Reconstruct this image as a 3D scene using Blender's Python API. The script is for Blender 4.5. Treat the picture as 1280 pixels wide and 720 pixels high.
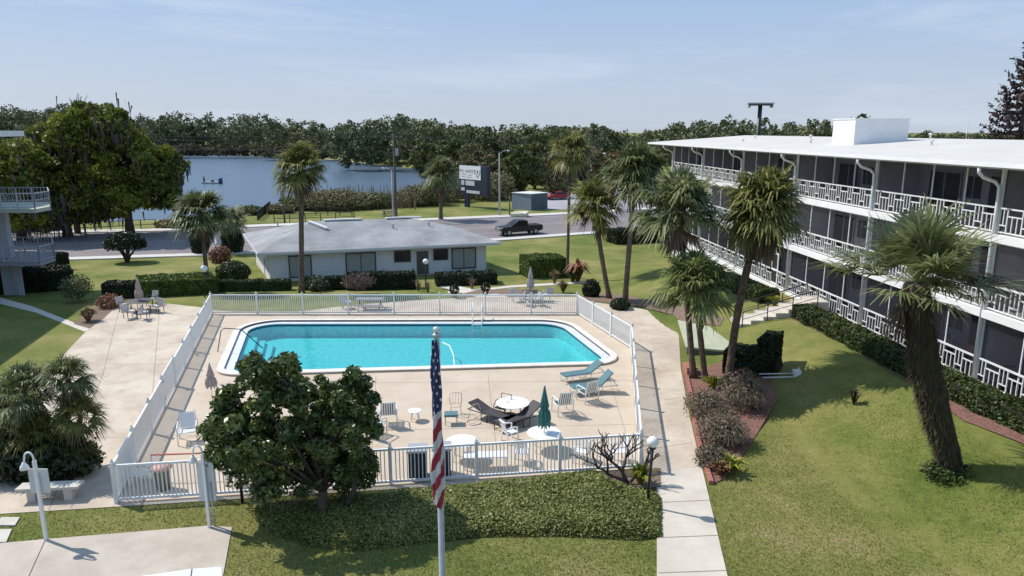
import bpy, math, random
import numpy as np
from mathutils import Vector, Matrix
from mathutils.geometry import tessellate_polygon
R = math.radians; PI = math.pi
for o in list(bpy.data.objects): bpy.data.objects.remove(o)
C = bpy.context.scene.collection
sc = bpy.context.scene

# ---------------------------------------------------------------- camera, sky, sun, exposure
FPX = 900.0; PITCH = math.atan((360-163)/FPX); H = 12.0
cam_d = bpy.data.cameras.new('camera'); cam = bpy.data.objects.new('camera', cam_d); C.objects.link(cam)
cam.location = (0, 0, H); cam.rotation_euler = (PI/2-PITCH, 0, 0)
cam_d.sensor_width = 36; cam_d.lens = 36*FPX/1280; cam_d.clip_start = .1; cam_d.clip_end = 9000
sc.camera = cam
sv = Vector((-.90*math.cos(R(50)), .43*math.cos(R(50)), math.sin(R(50)))).normalized()
wd = bpy.data.worlds.new('World'); sc.world = wd; wd.use_nodes = True
nt = wd.node_tree; nt.nodes.clear()
N = nt.nodes.new; L = nt.links.new
wo = N('ShaderNodeOutputWorld'); bg = N('ShaderNodeBackground'); bg.inputs[1].default_value = .095
sky = N('ShaderNodeTexSky'); sky.sky_type = 'NISHITA'; sky.sun_disc = False
sky.sun_elevation = math.asin(sv.z); sky.sun_rotation = math.atan2(sv.x, sv.y)
sky.air_density = 1.0; sky.dust_density = 1.6; sky.ozone_density = 1.4
tc = N('ShaderNodeTexCoord'); mp = N('ShaderNodeMapping'); mp.inputs['Scale'].default_value = (1.0, 1.6, 7.5)
mp.inputs['Rotation'].default_value = (0, R(4), 0)
nz = N('ShaderNodeTexNoise'); nz.inputs['Scale'].default_value = 2.3; nz.inputs['Detail'].default_value = 7; nz.inputs['Roughness'].default_value = .62
nz.inputs['Distortion'].default_value = .5
cr = N('ShaderNodeValToRGB'); cr.color_ramp.elements[0].position = .44; cr.color_ramp.elements[1].position = .80
cr.color_ramp.elements[0].color = (.82, .82, .82, 1); cr.color_ramp.elements[1].color = (.97, .97, .97, 1)
mx = N('ShaderNodeMix'); mx.data_type = 'RGBA'; mx.inputs[7].default_value = (6.3, 6.9, 8.3, 1)
L(tc.outputs['Generated'], mp.inputs[0]); L(mp.outputs[0], nz.inputs['Vector']); L(nz.outputs[0], cr.inputs[0])
sxz = N('ShaderNodeSeparateXYZ'); L(tc.outputs['Generated'], sxz.inputs[0]); rz_ = N('ShaderNodeValToRGB'); L(sxz.outputs[2], rz_.inputs[0])
rz_.color_ramp.elements[0].position = 0.0; rz_.color_ramp.elements[0].color = (.53, .60, .70, 1); rz_.color_ramp.elements[1].position = .24; rz_.color_ramp.elements[1].color = (.27, .45, .74, 1)
vmx = N('ShaderNodeVectorMath'); vmx.operation = 'SCALE'; vmx.inputs['Scale'].default_value = 11.6; cw = N('ShaderNodeMix'); cw.data_type = 'RGBA'; cw.inputs[7].default_value = (.60, .67, .77, 1)
cr2_ = N('ShaderNodeValToRGB'); cr2_.color_ramp.elements[0].position = .52; cr2_.color_ramp.elements[1].position = .80; cr2_.color_ramp.elements[1].color = (.75, .75, .75, 1)
L(nz.outputs[0], cr2_.inputs[0]); L(cr2_.outputs[0], cw.inputs[0]); L(rz_.outputs[0], cw.inputs[6]); L(cw.outputs[2], vmx.inputs[0]); L(vmx.outputs[0], mx.inputs[7])
L(cr.outputs[0], mx.inputs[0]); L(sky.outputs[0], mx.inputs[6]); L(mx.outputs[2], bg.inputs[0]); L(bg.outputs[0], wo.inputs[0])
sd = bpy.data.lights.new('sun', 'SUN'); sd.energy = 4.6; sd.angle = R(.53); sd.color = (1, .955, .88)
so = bpy.data.objects.new('sun', sd); C.objects.link(so); so.rotation_euler = sv.to_track_quat('Z', 'Y').to_euler()
so.location = sv*60
vs = sc.view_settings; vs.view_transform = 'Standard'; vs.look = 'None'; vs.gamma = 1; vs.exposure = .06
try: vs.use_curve_mapping = False
except Exception: pass
sc.render.engine = 'CYCLES'
sc.cycles.transparent_max_bounces = 12; sc.cycles.max_bounces = 6

# ---------------------------------------------------------------- terrain function and picks
def ss(a, b, t):
    t = np.clip((t-a)/(b-a), 0, 1); return t*t*(3-2*t)
def ray(px, py):
    a = (px-640)/FPX; b = -(py-360)/FPX
    return Vector((a, math.cos(PITCH)+b*math.sin(PITCH), -math.sin(PITCH)+b*math.cos(PITCH)))
def at(px, py, D):
    r = ray(px, py); k = D/r.y; return Vector((r.x*k, D, H+r.z*k))
def gz(px, py, z=0.):
    r = ray(px, py); k = (z-H)/r.z; return Vector((r.x*k, r.y*k, z))
def xfac(y): return 22.06-.083*y          # facade line of the right-hand building
WZ = -2.3
LAKE = [tuple(gz(*q, WZ)[:2]) for q in [(-330, 289), (60, 289), (205, 281), (300, 271), (345, 259), (430, 256), (505, 249), (525, 236), (545, 222), (545, 214), (475, 206), (410, 199), (300, 193), (215, 190), (-330, 186)]]
LK = np.array(LAKE)
def poly_sd(P, x, y):
    x = np.asarray(x, float); y = np.asarray(y, float)
    d = np.full(x.shape, 1e9); ins = np.zeros(x.shape, bool)
    n = len(P)
    for i in range(n):
        ax, ay = P[i]; bx, by = P[(i+1) % n]
        ex, ey = bx-ax, by-ay
        t = np.clip(((x-ax)*ex+(y-ay)*ey)/(ex*ex+ey*ey), 0, 1)
        d = np.minimum(d, np.hypot(x-ax-t*ex, y-ay-t*ey))
        c = ((ay > y) != (by > y)) & (x < ex*(y-ay)/(ey if abs(ey) > 1e-9 else 1e-9)+ax)
        ins ^= c
    return np.where(ins, -d, d)
def tz(x, y):
    x = np.asarray(x, float); y = np.asarray(y, float)
    z = -.8*ss(49, 60, y)-.4*ss(60, 75, y)
    u = xfac(y)-x
    z = z+1.45*(1-ss(2.6, 9.0, u))*(1-ss(58, 74, y))
    sdv = poly_sd(LK, x, y)
    m = (1-ss(-2, 1.8, sdv))
    z = z*(1-m)+(-4.5)*m
    z = z+14*ss(480, 900, y)*0
    return z
def tzf(x, y): return float(tz(np.array([x]), np.array([y]))[0])
def G(px, py, up=0.):
    z = 0.
    r = ray(px, py)
    for _ in range(30):
        k = (z-H)/r.z; z2 = tzf(r.x*k, r.y*k); z = .5*z+.5*z2
    return Vector((r.x*k, r.y*k, z+up))

# ---------------------------------------------------------------- materials
MATS = {}
def mat(name, col, rough=.8, col2=None, scale=5., bump=0., bscale=None, detail=5, metal=0., spec=.5, fac=(.35, .65), coord='Object', extra=None):
    if name in MATS: return MATS[name]
    m = bpy.data.materials.new(name); m.use_nodes = True; t = m.node_tree
    b = t.nodes['Principled BSDF']; b.inputs['Roughness'].default_value = rough; b.inputs['Metallic'].default_value = metal
    b.inputs['Specular IOR Level'].default_value = spec
    b.inputs['Base Color'].default_value = (*col, 1)
    c = t.nodes.new('ShaderNodeTexCoord')
    if col2 is not None:
        n = t.nodes.new('ShaderNodeTexNoise'); n.inputs['Scale'].default_value = scale; n.inputs['Detail'].default_value = detail; n.inputs['Roughness'].default_value = .65
        r = t.nodes.new('ShaderNodeValToRGB'); r.color_ramp.elements[0].position = fac[0]; r.color_ramp.elements[1].position = fac[1]
        r.color_ramp.elements[0].color = (*col, 1); r.color_ramp.elements[1].color = (*col2, 1)
        t.links.new(c.outputs[coord], n.inputs['Vector']); t.links.new(n.outputs[0], r.inputs[0]); t.links.new(r.outputs[0], b.inputs['Base Color'])
    if bump:
        n2 = t.nodes.new('ShaderNodeTexNoise'); n2.inputs['Scale'].default_value = bscale or scale*4; n2.inputs['Detail'].default_value = 4
        bp = t.nodes.new('ShaderNodeBump'); bp.inputs['Strength'].default_value = bump; bp.inputs['Distance'].default_value = .05
        t.links.new(c.outputs[coord], n2.inputs['Vector']); t.links.new(n2.outputs[0], bp.inputs['Height']); t.links.new(bp.outputs[0], b.inputs['Normal'])
    if extra:   # worn blotches
        n4 = t.nodes.new('ShaderNodeTexNoise'); n4.inputs['Scale'].default_value = extra[0]; n4.inputs['Detail'].default_value = 9; n4.inputs['Roughness'].default_value = .75
        r4 = t.nodes.new('ShaderNodeValToRGB'); r4.color_ramp.elements[0].position = extra[1]; r4.color_ramp.elements[1].position = extra[2]
        r4.color_ramp.elements[0].color = (0, 0, 0, 1); r4.color_ramp.elements[1].color = (extra[3],)*3+(1,)
        m4 = t.nodes.new('ShaderNodeMix'); m4.data_type = 'RGBA'; m4.inputs[7].default_value = (*extra[4], 1)
        src = b.inputs['Base Color'].links[0].from_socket
        t.links.new(c.outputs[coord], n4.inputs['Vector']); t.links.new(n4.outputs[0], r4.inputs[0]); t.links.new(r4.outputs[0], m4.inputs[0]); t.links.new(src, m4.inputs[6]); t.links.new(m4.outputs[2], b.inputs['Base Color'])
    MATS[name] = m
    return m
def leafmat(name, cols, rough=.6, transl=.3, nscale=.8):
    if name in MATS: return MATS[name]
    m = bpy.data.materials.new(name); m.use_nodes = True; t = m.node_tree; t.nodes.clear()
    o = t.nodes.new('ShaderNodeOutputMaterial'); p = t.nodes.new('ShaderNodeBsdfPrincipled'); p.inputs['Roughness'].default_value = rough
    p.inputs['Specular IOR Level'].default_value = .35
    tr = t.nodes.new('ShaderNodeBsdfTranslucent'); mxs = t.nodes.new('ShaderNodeMixShader'); mxs.inputs[0].default_value = transl
    g = t.nodes.new('ShaderNodeNewGeometry'); c = t.nodes.new('ShaderNodeTexCoord'); n = t.nodes.new('ShaderNodeTexNoise')
    n.inputs['Scale'].default_value = nscale; n.inputs['Detail'].default_value = 3
    add = t.nodes.new('ShaderNodeMath'); add.operation = 'MULTIPLY_ADD'; add.inputs[1].default_value = .5
    ml = t.nodes.new('ShaderNodeMath'); ml.operation = 'MULTIPLY_ADD'; ml.inputs[1].default_value = 1.3; ml.inputs[2].default_value = -.4
    r = t.nodes.new('ShaderNodeValToRGB')
    el = r.color_ramp.elements
    while len(el) < len(cols): el.new(.5)
    for i, cc in enumerate(cols):
        el[i].position = i/(len(cols)-1); el[i].color = (*cc, 1)
    t.links.new(c.outputs['Object'], n.inputs['Vector']); t.links.new(n.outputs[0], ml.inputs[0])
    t.links.new(g.outputs['Random Per Island'], add.inputs[0]); t.links.new(ml.outputs[0], add.inputs[2])
    t.links.new(add.outputs[0], r.inputs[0])
    for s in (p.inputs['Base Color'], tr.inputs['Color']): t.links.new(r.outputs[0], s)
    t.links.new(p.outputs[0], mxs.inputs[1]); t.links.new(tr.outputs[0], mxs.inputs[2]); t.links.new(mxs.outputs[0], o.inputs[0])
    MATS[name] = m
    return m
white = mat('white_paint', (.72, .72, .71), .45, (.80, .80, .79), 3, bump=.03)
whitem = mat('white_metal', (.78, .78, .77), .35)
dark = mat('dark_metal', (.02, .02, .022), .4)
greym = mat('grey_metal', (.42, .42, .43), .4, (.5, .5, .5), 6, metal=.3)
barkm = mat('bark', (.11, .085, .065), .9, (.24, .20, .165), 3, bump=.9, bscale=14)
palmbark = mat('palm_bark', (.075, .052, .038), .95, (.19, .14, .10), 5, bump=1., bscale=18)
darkbark = mat('dark_bark', (.045, .033, .026), .95, (.12, .09, .065), 6, bump=.6, bscale=20)
conc = mat('concrete', (.50, .455, .395), .85, (.62, .57, .50), 1.1, bump=.12, bscale=30, fac=(.3, .7))
deckm = mat('deck_concrete', (.49, .395, .295), .85, (.58, .48, .375), .55, bump=.1, bscale=20, fac=(.3, .7), extra=(1.6, .55, .75, .55, (.36, .27, .20)))
palm_leaf = leafmat('palm_leaf', [(.045, .07, .022), (.11, .14, .05), (.19, .21, .085), (.33, .32, .18)], .45, .25, 1.2)
palm_leaf_y = leafmat('palm_leaf_yellow', [(.06, .08, .02), (.14, .155, .042), (.23, .225, .065), (.36, .29, .10)], .5, .28, 1.0)
palm_leaf_b = leafmat('palm_leaf_bluish', [(.07, .09, .035), (.15, .18, .07), (.24, .26, .11), (.38, .36, .21)], .5, .3, 1.0)
dead_leaf = leafmat('dead_leaf', [(.06, .042, .028), (.15, .11, .075), (.24, .185, .135)], .8, .2, 1)
oak_leaf = leafmat('oak_leaf', [(.035, .05, .012), (.10, .13, .02), (.22, .25, .03), (.38, .38, .05)], .6, .25, .22)
mag_leaf = leafmat('glossy_leaf', [(.024, .04, .013), (.07, .10, .028), (.13, .16, .042), (.24, .24, .07)], .3, .12, .9)
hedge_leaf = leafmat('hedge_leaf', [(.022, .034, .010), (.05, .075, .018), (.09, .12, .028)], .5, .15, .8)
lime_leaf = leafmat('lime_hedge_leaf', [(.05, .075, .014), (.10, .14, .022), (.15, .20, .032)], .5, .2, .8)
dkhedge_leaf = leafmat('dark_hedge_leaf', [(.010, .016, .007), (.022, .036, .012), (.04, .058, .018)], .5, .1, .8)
cover_leaf = leafmat('cover_leaf', [(.065, .085, .022), (.15, .17, .042), (.25, .26, .07), (.32, .30, .12)], .45, .2, .5)
red_leaf = leafmat('red_leaf', [(.08, .045, .025), (.24, .11, .06), (.36, .20, .13)], .6, .2, 2)
yel_leaf = leafmat('yellow_leaf', [(.10, .13, .02), (.28, .30, .04), (.45, .42, .06)], .5, .25, 2)
tan_leaf = leafmat('tan_grass_leaf', [(.14, .095, .05), (.24, .18, .10), (.33, .26, .15)], .8, .2, 2)
wood_leaf = leafmat('far_wood_leaf', [(.045, .06, .028), (.095, .118, .05), (.155, .17, .072), (.22, .205, .11)], .7, .1, .035)
scrub_leaf = leafmat('scrub_leaf', [(.045, .045, .022), (.085, .08, .042), (.14, .115, .07), (.09, .10, .045)], .8, .15, .15)
moss_leaf = leafmat('moss_leaf', [(.05, .045, .045), (.10, .09, .085), (.15, .13, .12)], .9, .2, .4)
conif_leaf = leafmat('conifer_leaf', [(.03, .022, .024), (.06, .04, .04), (.10, .065, .06)], .8, .1, .3)
twig_leaf = leafmat('twig_leaf', [(.12, .09, .06), (.22, .17, .12), (.33, .27, .20)], .8, .1, 1)

# ---------------------------------------------------------------- mesh helpers
class MB:
    def __init__(s): s.v = []; s.f = []; s.sm = []
    def add(s, vs_, fs, smooth=False):
        n = len(s.v); s.v += [tuple(v) for v in vs_]; s.f += [[i+n for i in f] for f in fs]; s.sm += [smooth]*len(fs)
        return s
    def box(s, c, d, rot=0., m=None):
        x, y, z = [k/2 for k in d]
        M = m or Matrix.Rotation(rot, 3, 'Z'); c = Vector(c)
        vs_ = [c+M@Vector((a*x, b*y, e*z)) for e in (-1, 1) for b in (-1, 1) for a in (-1, 1)]
        return s.add(vs_, [(0, 2, 3, 1), (4, 5, 7, 6), (0, 1, 5, 4), (2, 6, 7, 3), (0, 4, 6, 2), (1, 3, 7, 5)])
    def bar(s, a, b, w, h=None, up=(0, 0, 1)):
        a = Vector(a); b = Vector(b); h = h or w; d = (b-a); l = d.length
        if l < 1e-6: return s
        d.normalize(); u = Vector(up)
        if abs(d.dot(u)) > .98: u = Vector((1, 0, 0))
        x = d.cross(u).normalized(); z = x.cross(d).normalized()
        M = Matrix((x, d, z)).transposed()
        return s.box((a+b)/2, (w, l, h), m=M)
    def tube(s, pts, r, n=8, smooth=True, cap=True):
        pts = [Vector(p) for p in pts]; rs = r if isinstance(r, (list, tuple)) else [r]*len(pts)
        vs_ = []; fs = []; pu = None
        for i, p in enumerate(pts):
            d = (pts[min(i+1, len(pts)-1)]-pts[max(i-1, 0)])
            if d.length < 1e-9: d = Vector((0, 0, 1))
            d.normalize()
            if pu is None: pu = Vector((1, 0, 0)) if abs(d.x) < .9 else Vector((0, 1, 0))
            x = (pu-d*pu.dot(d)).normalized(); y = d.cross(x); pu = x
            for k in range(n):
                a = 2*PI*k/n; vs_.append(p+(x*math.cos(a)+y*math.sin(a))*rs[i])
        for i in range(len(pts)-1):
            for k in range(n): fs.append((i*n+k, i*n+(k+1) % n, (i+1)*n+(k+1) % n, (i+1)*n+k))
        if cap: fs.append(tuple(range(n))[::-1]); fs.append(tuple(range((len(pts)-1)*n, len(pts)*n)))
        return s.add(vs_, fs, smooth)
    def lathe(s, prof, c=(0, 0, 0), n=16, smooth=True):
        c = Vector(c); vs_ = []; fs = []
        for r, z in prof:
            for k in range(n): vs_.append(c+Vector((r*math.cos(2*PI*k/n), r*math.sin(2*PI*k/n), z)))
        for i in range(len(prof)-1):
            for k in range(n): fs.append((i*n+k, i*n+(k+1) % n, (i+1)*n+(k+1) % n, (i+1)*n+k))
        fs.append(tuple(range(n))[::-1]); fs.append(tuple(range((len(prof)-1)*n, len(prof)*n)))
        return s.add(vs_, fs, smooth)
    def ball(s, c, r, sz=1., n=16):
        k = n//2
        return s.lathe([(max(.001, r*math.sin(PI*i/k)), -r*sz*math.cos(PI*i/k)) for i in range(k+1)], c, n)
    def prism(s, pts, z0, z1):
        n = len(pts); P = [Vector((p[0], p[1], 0)) for p in pts]
        area = sum(P[i].x*P[(i+1) % n].y-P[(i+1) % n].x*P[i].y for i in range(n))
        if area < 0: P.reverse()
        vs_ = [(p.x, p.y, z0) for p in P]+[(p.x, p.y, z1) for p in P]
        t = tessellate_polygon([P])
        fs = []
        for a, b, c in t:
            ar = (P[b]-P[a]).cross(P[c]-P[a]).z
            tri = (a, b, c) if ar > 0 else (a, c, b)
            fs.append(tuple(i+n for i in tri)); fs.append(tri[::-1])
        for i in range(n): fs.append((i, (i+1) % n, n+(i+1) % n, n+i))
        return s.add(vs_, fs)
    def quad(s, a, b, c, d): return s.add([a, b, c, d], [(0, 1, 2, 3)])
    def build(s, name, m, parent=None):
        me = bpy.data.meshes.new(name); me.from_pydata(s.v, [], s.f); me.validate()
        if len(me.polygons) == len(s.sm): me.polygons.foreach_set('use_smooth', s.sm)
        me.materials.append(m); me.update()
        o = bpy.data.objects.new(name, me); C.objects.link(o)
        if parent: o.parent = parent
        return o
def tag(o, label=None, cat=None, group=None, kind=None):
    if label: o['label'] = label
    if cat: o['category'] = cat
    if group: o['group'] = group
    if kind: o['kind'] = kind
    return o
def thing(name, label, cat, loc=(0, 0, 0), rz=0., group=None):
    o = bpy.data.objects.new(name, None); C.objects.link(o); o.empty_display_size = .2
    o.location = loc; o.rotation_euler = (0, 0, rz); return tag(o, label, cat, group)
def copy_tree(root, loc=None, rz=None, label=None, scale=None, group=None):
    def rec(o, parent):
        c = o.copy(); C.objects.link(c)
        if parent: c.parent = parent
        for ch in KIDS.get(o.name) or [x for x in bpy.data.objects if x.parent == o]: rec(ch, c)
        return c
    r = rec(root, None)
    if loc is not None: r.location = loc
    if rz is not None: r.rotation_euler = (0, 0, rz)
    if label: r['label'] = label
    if group: r['group'] = group
    if scale is not None: r.scale = scale if isinstance(scale, (tuple, list)) else (scale,)*3
    return r
KIDS = {}
def npmesh(name, V, F, m, parent=None, smooth=False):
    me = bpy.data.meshes.new(name); nv = len(V); nf, k = F.shape
    me.vertices.add(nv); me.vertices.foreach_set('co', V.astype(np.float32).ravel())
    me.loops.add(nf*k); me.loops.foreach_set('vertex_index', F.astype(np.int32).ravel())
    me.polygons.add(nf); me.polygons.foreach_set('loop_start', np.arange(0, nf*k, k, dtype=np.int32))
    try: me.polygons.foreach_set('loop_total', np.full(nf, k, dtype=np.int32))
    except Exception: pass
    me.update(calc_edges=True); me.validate(); me.materials.append(m)
    if smooth: me.polygons.foreach_set('use_smooth', [True]*nf)
    o = bpy.data.objects.new(name, me); C.objects.link(o)
    if parent: o.parent = parent
    return o
def sheet(name, outer, z, m, holes=(), kind='structure', parent=None, follow=0.):
    """flat or terrain-following sheet"""
    rings = [[Vector((p[0], p[1], 0)) for p in outer]]+[[Vector((p[0], p[1], 0)) for p in h] for h in holes]
    t = tessellate_polygon(rings); P = [p for r in rings for p in r]
    vs_ = []
    for p in P: vs_.append((p.x, p.y, z if z is not None else tzf(p.x, p.y)+follow))
    fs = []
    for a, b, c in t:
        ar = (P[b]-P[a]).cross(P[c]-P[a]).z
        fs.append((a, b, c) if ar > 0 else (a, c, b))
    mb = MB(); mb.add(vs_, fs); o = mb.build(name, m, parent)
    if kind: o['kind'] = kind
    return o
def strip(name, A, B, m, up=.02, n=6, kind='structure', parent=None):
    """sheet between two polylines (same count), subdivided, draped on terrain"""
    A = [Vector((a[0], a[1], 0)) for a in A]; B = [Vector((b[0], b[1], 0)) for b in B]
    def dens(P):
        out = []
        for i in range(len(P)-1):
            for k in range(n): out.append(P[i].lerp(P[i+1], k/n))
        return out+[P[-1]]
    A = dens(A); B = dens(B); W = 8
    V = np.array([[tuple(a.lerp(b, k/W)) for k in range(W+1)] for a, b in zip(A, B)], float).reshape(-1, 3)
    V[:, 2] = tz(V[:, 0], V[:, 1])+up
    F = []
    for i in range(len(A)-1):
        for k in range(W):
            q = [i*(W+1)+k, i*(W+1)+k+1, (i+1)*(W+1)+k+1, (i+1)*(W+1)+k]; F.append(q)
    F = np.array(F)
    a, b, c = V[F[0, 0]], V[F[0, 1]], V[F[0, 2]]
    if np.cross(b-a, c-a)[2] < 0: F = F[:, ::-1]
    o = npmesh(name, V, F, m, parent)
    if kind: o['kind'] = kind
    return o
def quads_from(P, nrm, size, rg, elong=1.7, parent=None, name='foliage', m=None, flop=.7):
    """one folded-free leaf quad (rhombus) per point"""
    n = len(P); rnd = rg.normal(size=(n, 3)); d = nrm*(1-flop)+rnd*flop*.8
    d /= np.linalg.norm(d, axis=1, keepdims=True)+1e-9
    a = rg.normal(size=(n, 3)); a -= d*(a*d).sum(1, keepdims=True); a /= np.linalg.norm(a, axis=1, keepdims=True)+1e-9
    b = np.cross(d, a)
    sz = (size*rg.uniform(.6, 1.3, n))[:, None]
    L_ = a*sz*elong*.5; W_ = b*sz*.5
    V = np.stack([P-L_, P+W_*.9-L_*.1, P+L_, P-W_*.9-L_*.1], 1).reshape(-1, 3)
    F = np.arange(4*n).reshape(n, 4)
    return npmesh(name, V, F, m, parent)
def clump_pts(c, Rr, nclump, cr_, n, rg, squash=.75, low=-.35, inner=.25):
    """points over small clumps spread through an ellipsoid crown"""
    u = rg.normal(size=(nclump, 3)); u /= np.linalg.norm(u, axis=1, keepdims=True)
    u[:, 2] = np.where(u[:, 2] < low, -u[:, 2]*.5, u[:, 2])
    rad = rg.uniform(.62, 1.0, nclump)**.7
    cc = u*rad[:, None]*np.array(Rr)+np.array(c)
    k = rg.integers(0, nclump, n); w = rg.normal(size=(n, 3)); w /= np.linalg.norm(w, axis=1, keepdims=True)
    rr = cr_*rg.uniform(.55, 1.35, nclump)[k]*(rg.uniform(inner, 1, n)**.5)
    P = cc[k]+w*rr[:, None]*np.array([1, 1, squash])
    nr = w*.6+np.array([0, 0, .5])
    return P, nr, cc
def tree_mesh(parent, c, Rr, nclump, cr_, nleaf, lsize, m, seed, core=None, squash=.75, low=-.35, name='crown', elong=1.5):
    rg = np.random.default_rng(seed)
    P, nr, cc = clump_pts(c, Rr, nclump, cr_, nleaf, rg, squash, low)
    return quads_from(P, nr, lsize, rg, elong, parent, name, m), cc

# ---------------------------------------------------------------- ground
def grasscolor(name, cols, sc1, fine=45., blend=.5, rough=.9, bump=.6):
    m = bpy.data.materials.new(name); m.use_nodes = True; t = m.node_tree; b = t.nodes['Principled BSDF']
    b.inputs['Roughness'].default_value = rough; b.inputs['Specular IOR Level'].default_value = .15
    c = t.nodes.new('ShaderNodeTexCoord')
    n1 = t.nodes.new('ShaderNodeTexNoise'); n1.inputs['Scale'].default_value = sc1; n1.inputs['Detail'].default_value = 6; n1.inputs['Roughness'].default_value = .7
    n2 = t.nodes.new('ShaderNodeTexNoise'); n2.inputs['Scale'].default_value = fine; n2.inputs['Detail'].default_value = 3; n2.inputs['Roughness'].default_value = .8
    n3 = t.nodes.new('ShaderNodeTexNoise'); n3.inputs['Scale'].default_value = 3.2; n3.inputs['Detail'].default_value = 5; n3.inputs['Roughness'].default_value = .8
    for n in (n1, n2, n3): t.links.new(c.outputs['Object'], n.inputs['Vector'])
    a = t.nodes.new('ShaderNodeMath'); a.operation = 'MULTIPLY_ADD'; a.inputs[1].default_value = blend; t.links.new(n2.outputs[0], a.inputs[0])
    s1 = t.nodes.new('ShaderNodeMath'); s1.operation = 'MULTIPLY_ADD'; s1.inputs[1].default_value = 2.3; s1.inputs[2].default_value = -1.03-blend*.5
    t.links.new(n1.outputs[0], s1.inputs[0])
    s2 = t.nodes.new('ShaderNodeMath'); s2.operation = 'MULTIPLY_ADD'; s2.inputs[1].default_value = .75; t.links.new(n3.outputs[0], s2.inputs[0]); t.links.new(s1.outputs[0], s2.inputs[2])
    t.links.new(s2.outputs[0], a.inputs[2])
    r = t.nodes.new('ShaderNodeValToRGB'); el = r.color_ramp.elements
    while len(el) < len(cols): el.new(.5)
    for i, cc in enumerate(cols): el[i].position = i/(len(cols)-1); el[i].color = (*cc, 1)
    t.links.new(a.outputs[0], r.inputs[0]); t.links.new(r.outputs[0], b.inputs['Base Color'])
    bp = t.nodes.new('ShaderNodeBump'); bp.inputs['Strength'].default_value = bump; bp.inputs['Distance'].default_value = .04
    t.links.new(n2.outputs[0], bp.inputs['Height']); t.links.new(bp.outputs[0], b.inputs['Normal'])
    MATS[name] = m; return m
lawnm = grasscolor('lawn_grass', [(.065, .105, .018), (.135, .160, .036), (.215, .205, .064), (.32, .26, .125)], .16, 26., .75)

QP = [Vector((-17.6, 44.9, 0)), Vector((3.6, 45.0, 0)), Vector((6.05, 35.9, 0)), Vector((-14.8, 34.0, 0))]
def inset_quad(q, d):
    n = len(q); out = []
    cx = sum((p for p in q), Vector())/n
    lines = []
    for i in range(n):
        a, b = q[i], q[(i+1) % n]; e = (b-a).normalized(); nn = Vector((-e.y, e.x, 0))
        if nn.dot(cx-a) < 0: nn = -nn
        lines.append((a+nn*d, e))
    for i in range(n):
        p, e = lines[i-1]; q2, e2 = lines[i]
        den = e.x*e2.y-e.y*e2.x; w = q2-p; t_ = (w.x*e2.y-w.y*e2.x)/den
        out.append(p+e*t_)
    return out
def rounded(q, rads, k=12):
    out = []; n = len(q)
    for i in range(n):
        p = q[i]; a = (q[i-1]-p).normalized(); b = (q[(i+1) % n]-p).normalized()
        ang = a.angle(b); r = rads[i]; dd = r/math.tan(ang/2)
        bis = (a+b).normalized(); cc = p+bis*(r/math.sin(ang/2))
        s0 = p+a*dd-cc; s1 = p+b*dd-cc
        a0 = math.atan2(s0.y, s0.x); a1 = math.atan2(s1.y, s1.x); da = (a1-a0+PI) % (2*PI)-PI
        for j in range(k+1):
            t_ = a0+da*j/k; out.append(cc+Vector((math.cos(t_), math.sin(t_), 0))*r)
    return out
def pring(d): return rounded(inset_quad(QP, d), [max(.35, r-d) for r in (2.3, 2.6, 1.5, 1.4)])
FA, FB, FC, FD, FE = gz(146, 629), gz(800, 586), gz(789, 437), gz(721, 393), gz(265, 393)
FENCE = [FA, FB, FC, FD, FE]
patio_px = [(-60, 655), (0, 643), (146, 634), (800, 592), (820, 591), (876, 583), (862, 520), (851, 462), (848, 412), (842, 396), (800, 386), (742, 378), (722, 371.5), (600, 371.5), (512, 376), (420, 384), (366, 390.5), (300, 390.5), (268, 388), (248, 384), (212, 380), (150, 380), (132, 395), (110, 412), (86, 437), (60, 470), (20, 540), (-60, 600)]
PATIO = [gz(*p) for p in patio_px]
xs = np.unique(np.concatenate([np.arange(-60, 60.1, 1.), np.arange(-180, 180, 4.), np.linspace(-900, -180, 50), np.linspace(180, 900, 50), [-2500, -1500, 1500, 2500]]))
ys = np.unique(np.concatenate([np.arange(-10, 80, 1.), np.arange(80, 140, 2.), np.arange(140, 420, 5.), np.linspace(420, 1200, 40), [-60, -30, 1600, 2400, 4000]]))
X, Y = np.meshgrid(xs, ys); Z = tz(X.ravel(), Y.ravel()).reshape(X.shape)
V = np.stack([X, Y, Z], -1).reshape(-1, 3); nx = len(xs); ny = len(ys)
ii, jj = np.meshgrid(np.arange(nx-1), np.arange(ny-1)); b0 = (jj*nx+ii).ravel()
F = np.stack([b0, b0+1, b0+nx+1, b0+nx], 1)
cx_ = V[F].mean(1); ins = poly_sd([(p.x, p.y) for p in pring(-.0)], cx_[:, 0], cx_[:, 1]) < 1.2
F = F[~ins]
lawn = npmesh('lawn', V, F, lawnm, smooth=True); tag(lawn, kind='structure')

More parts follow.
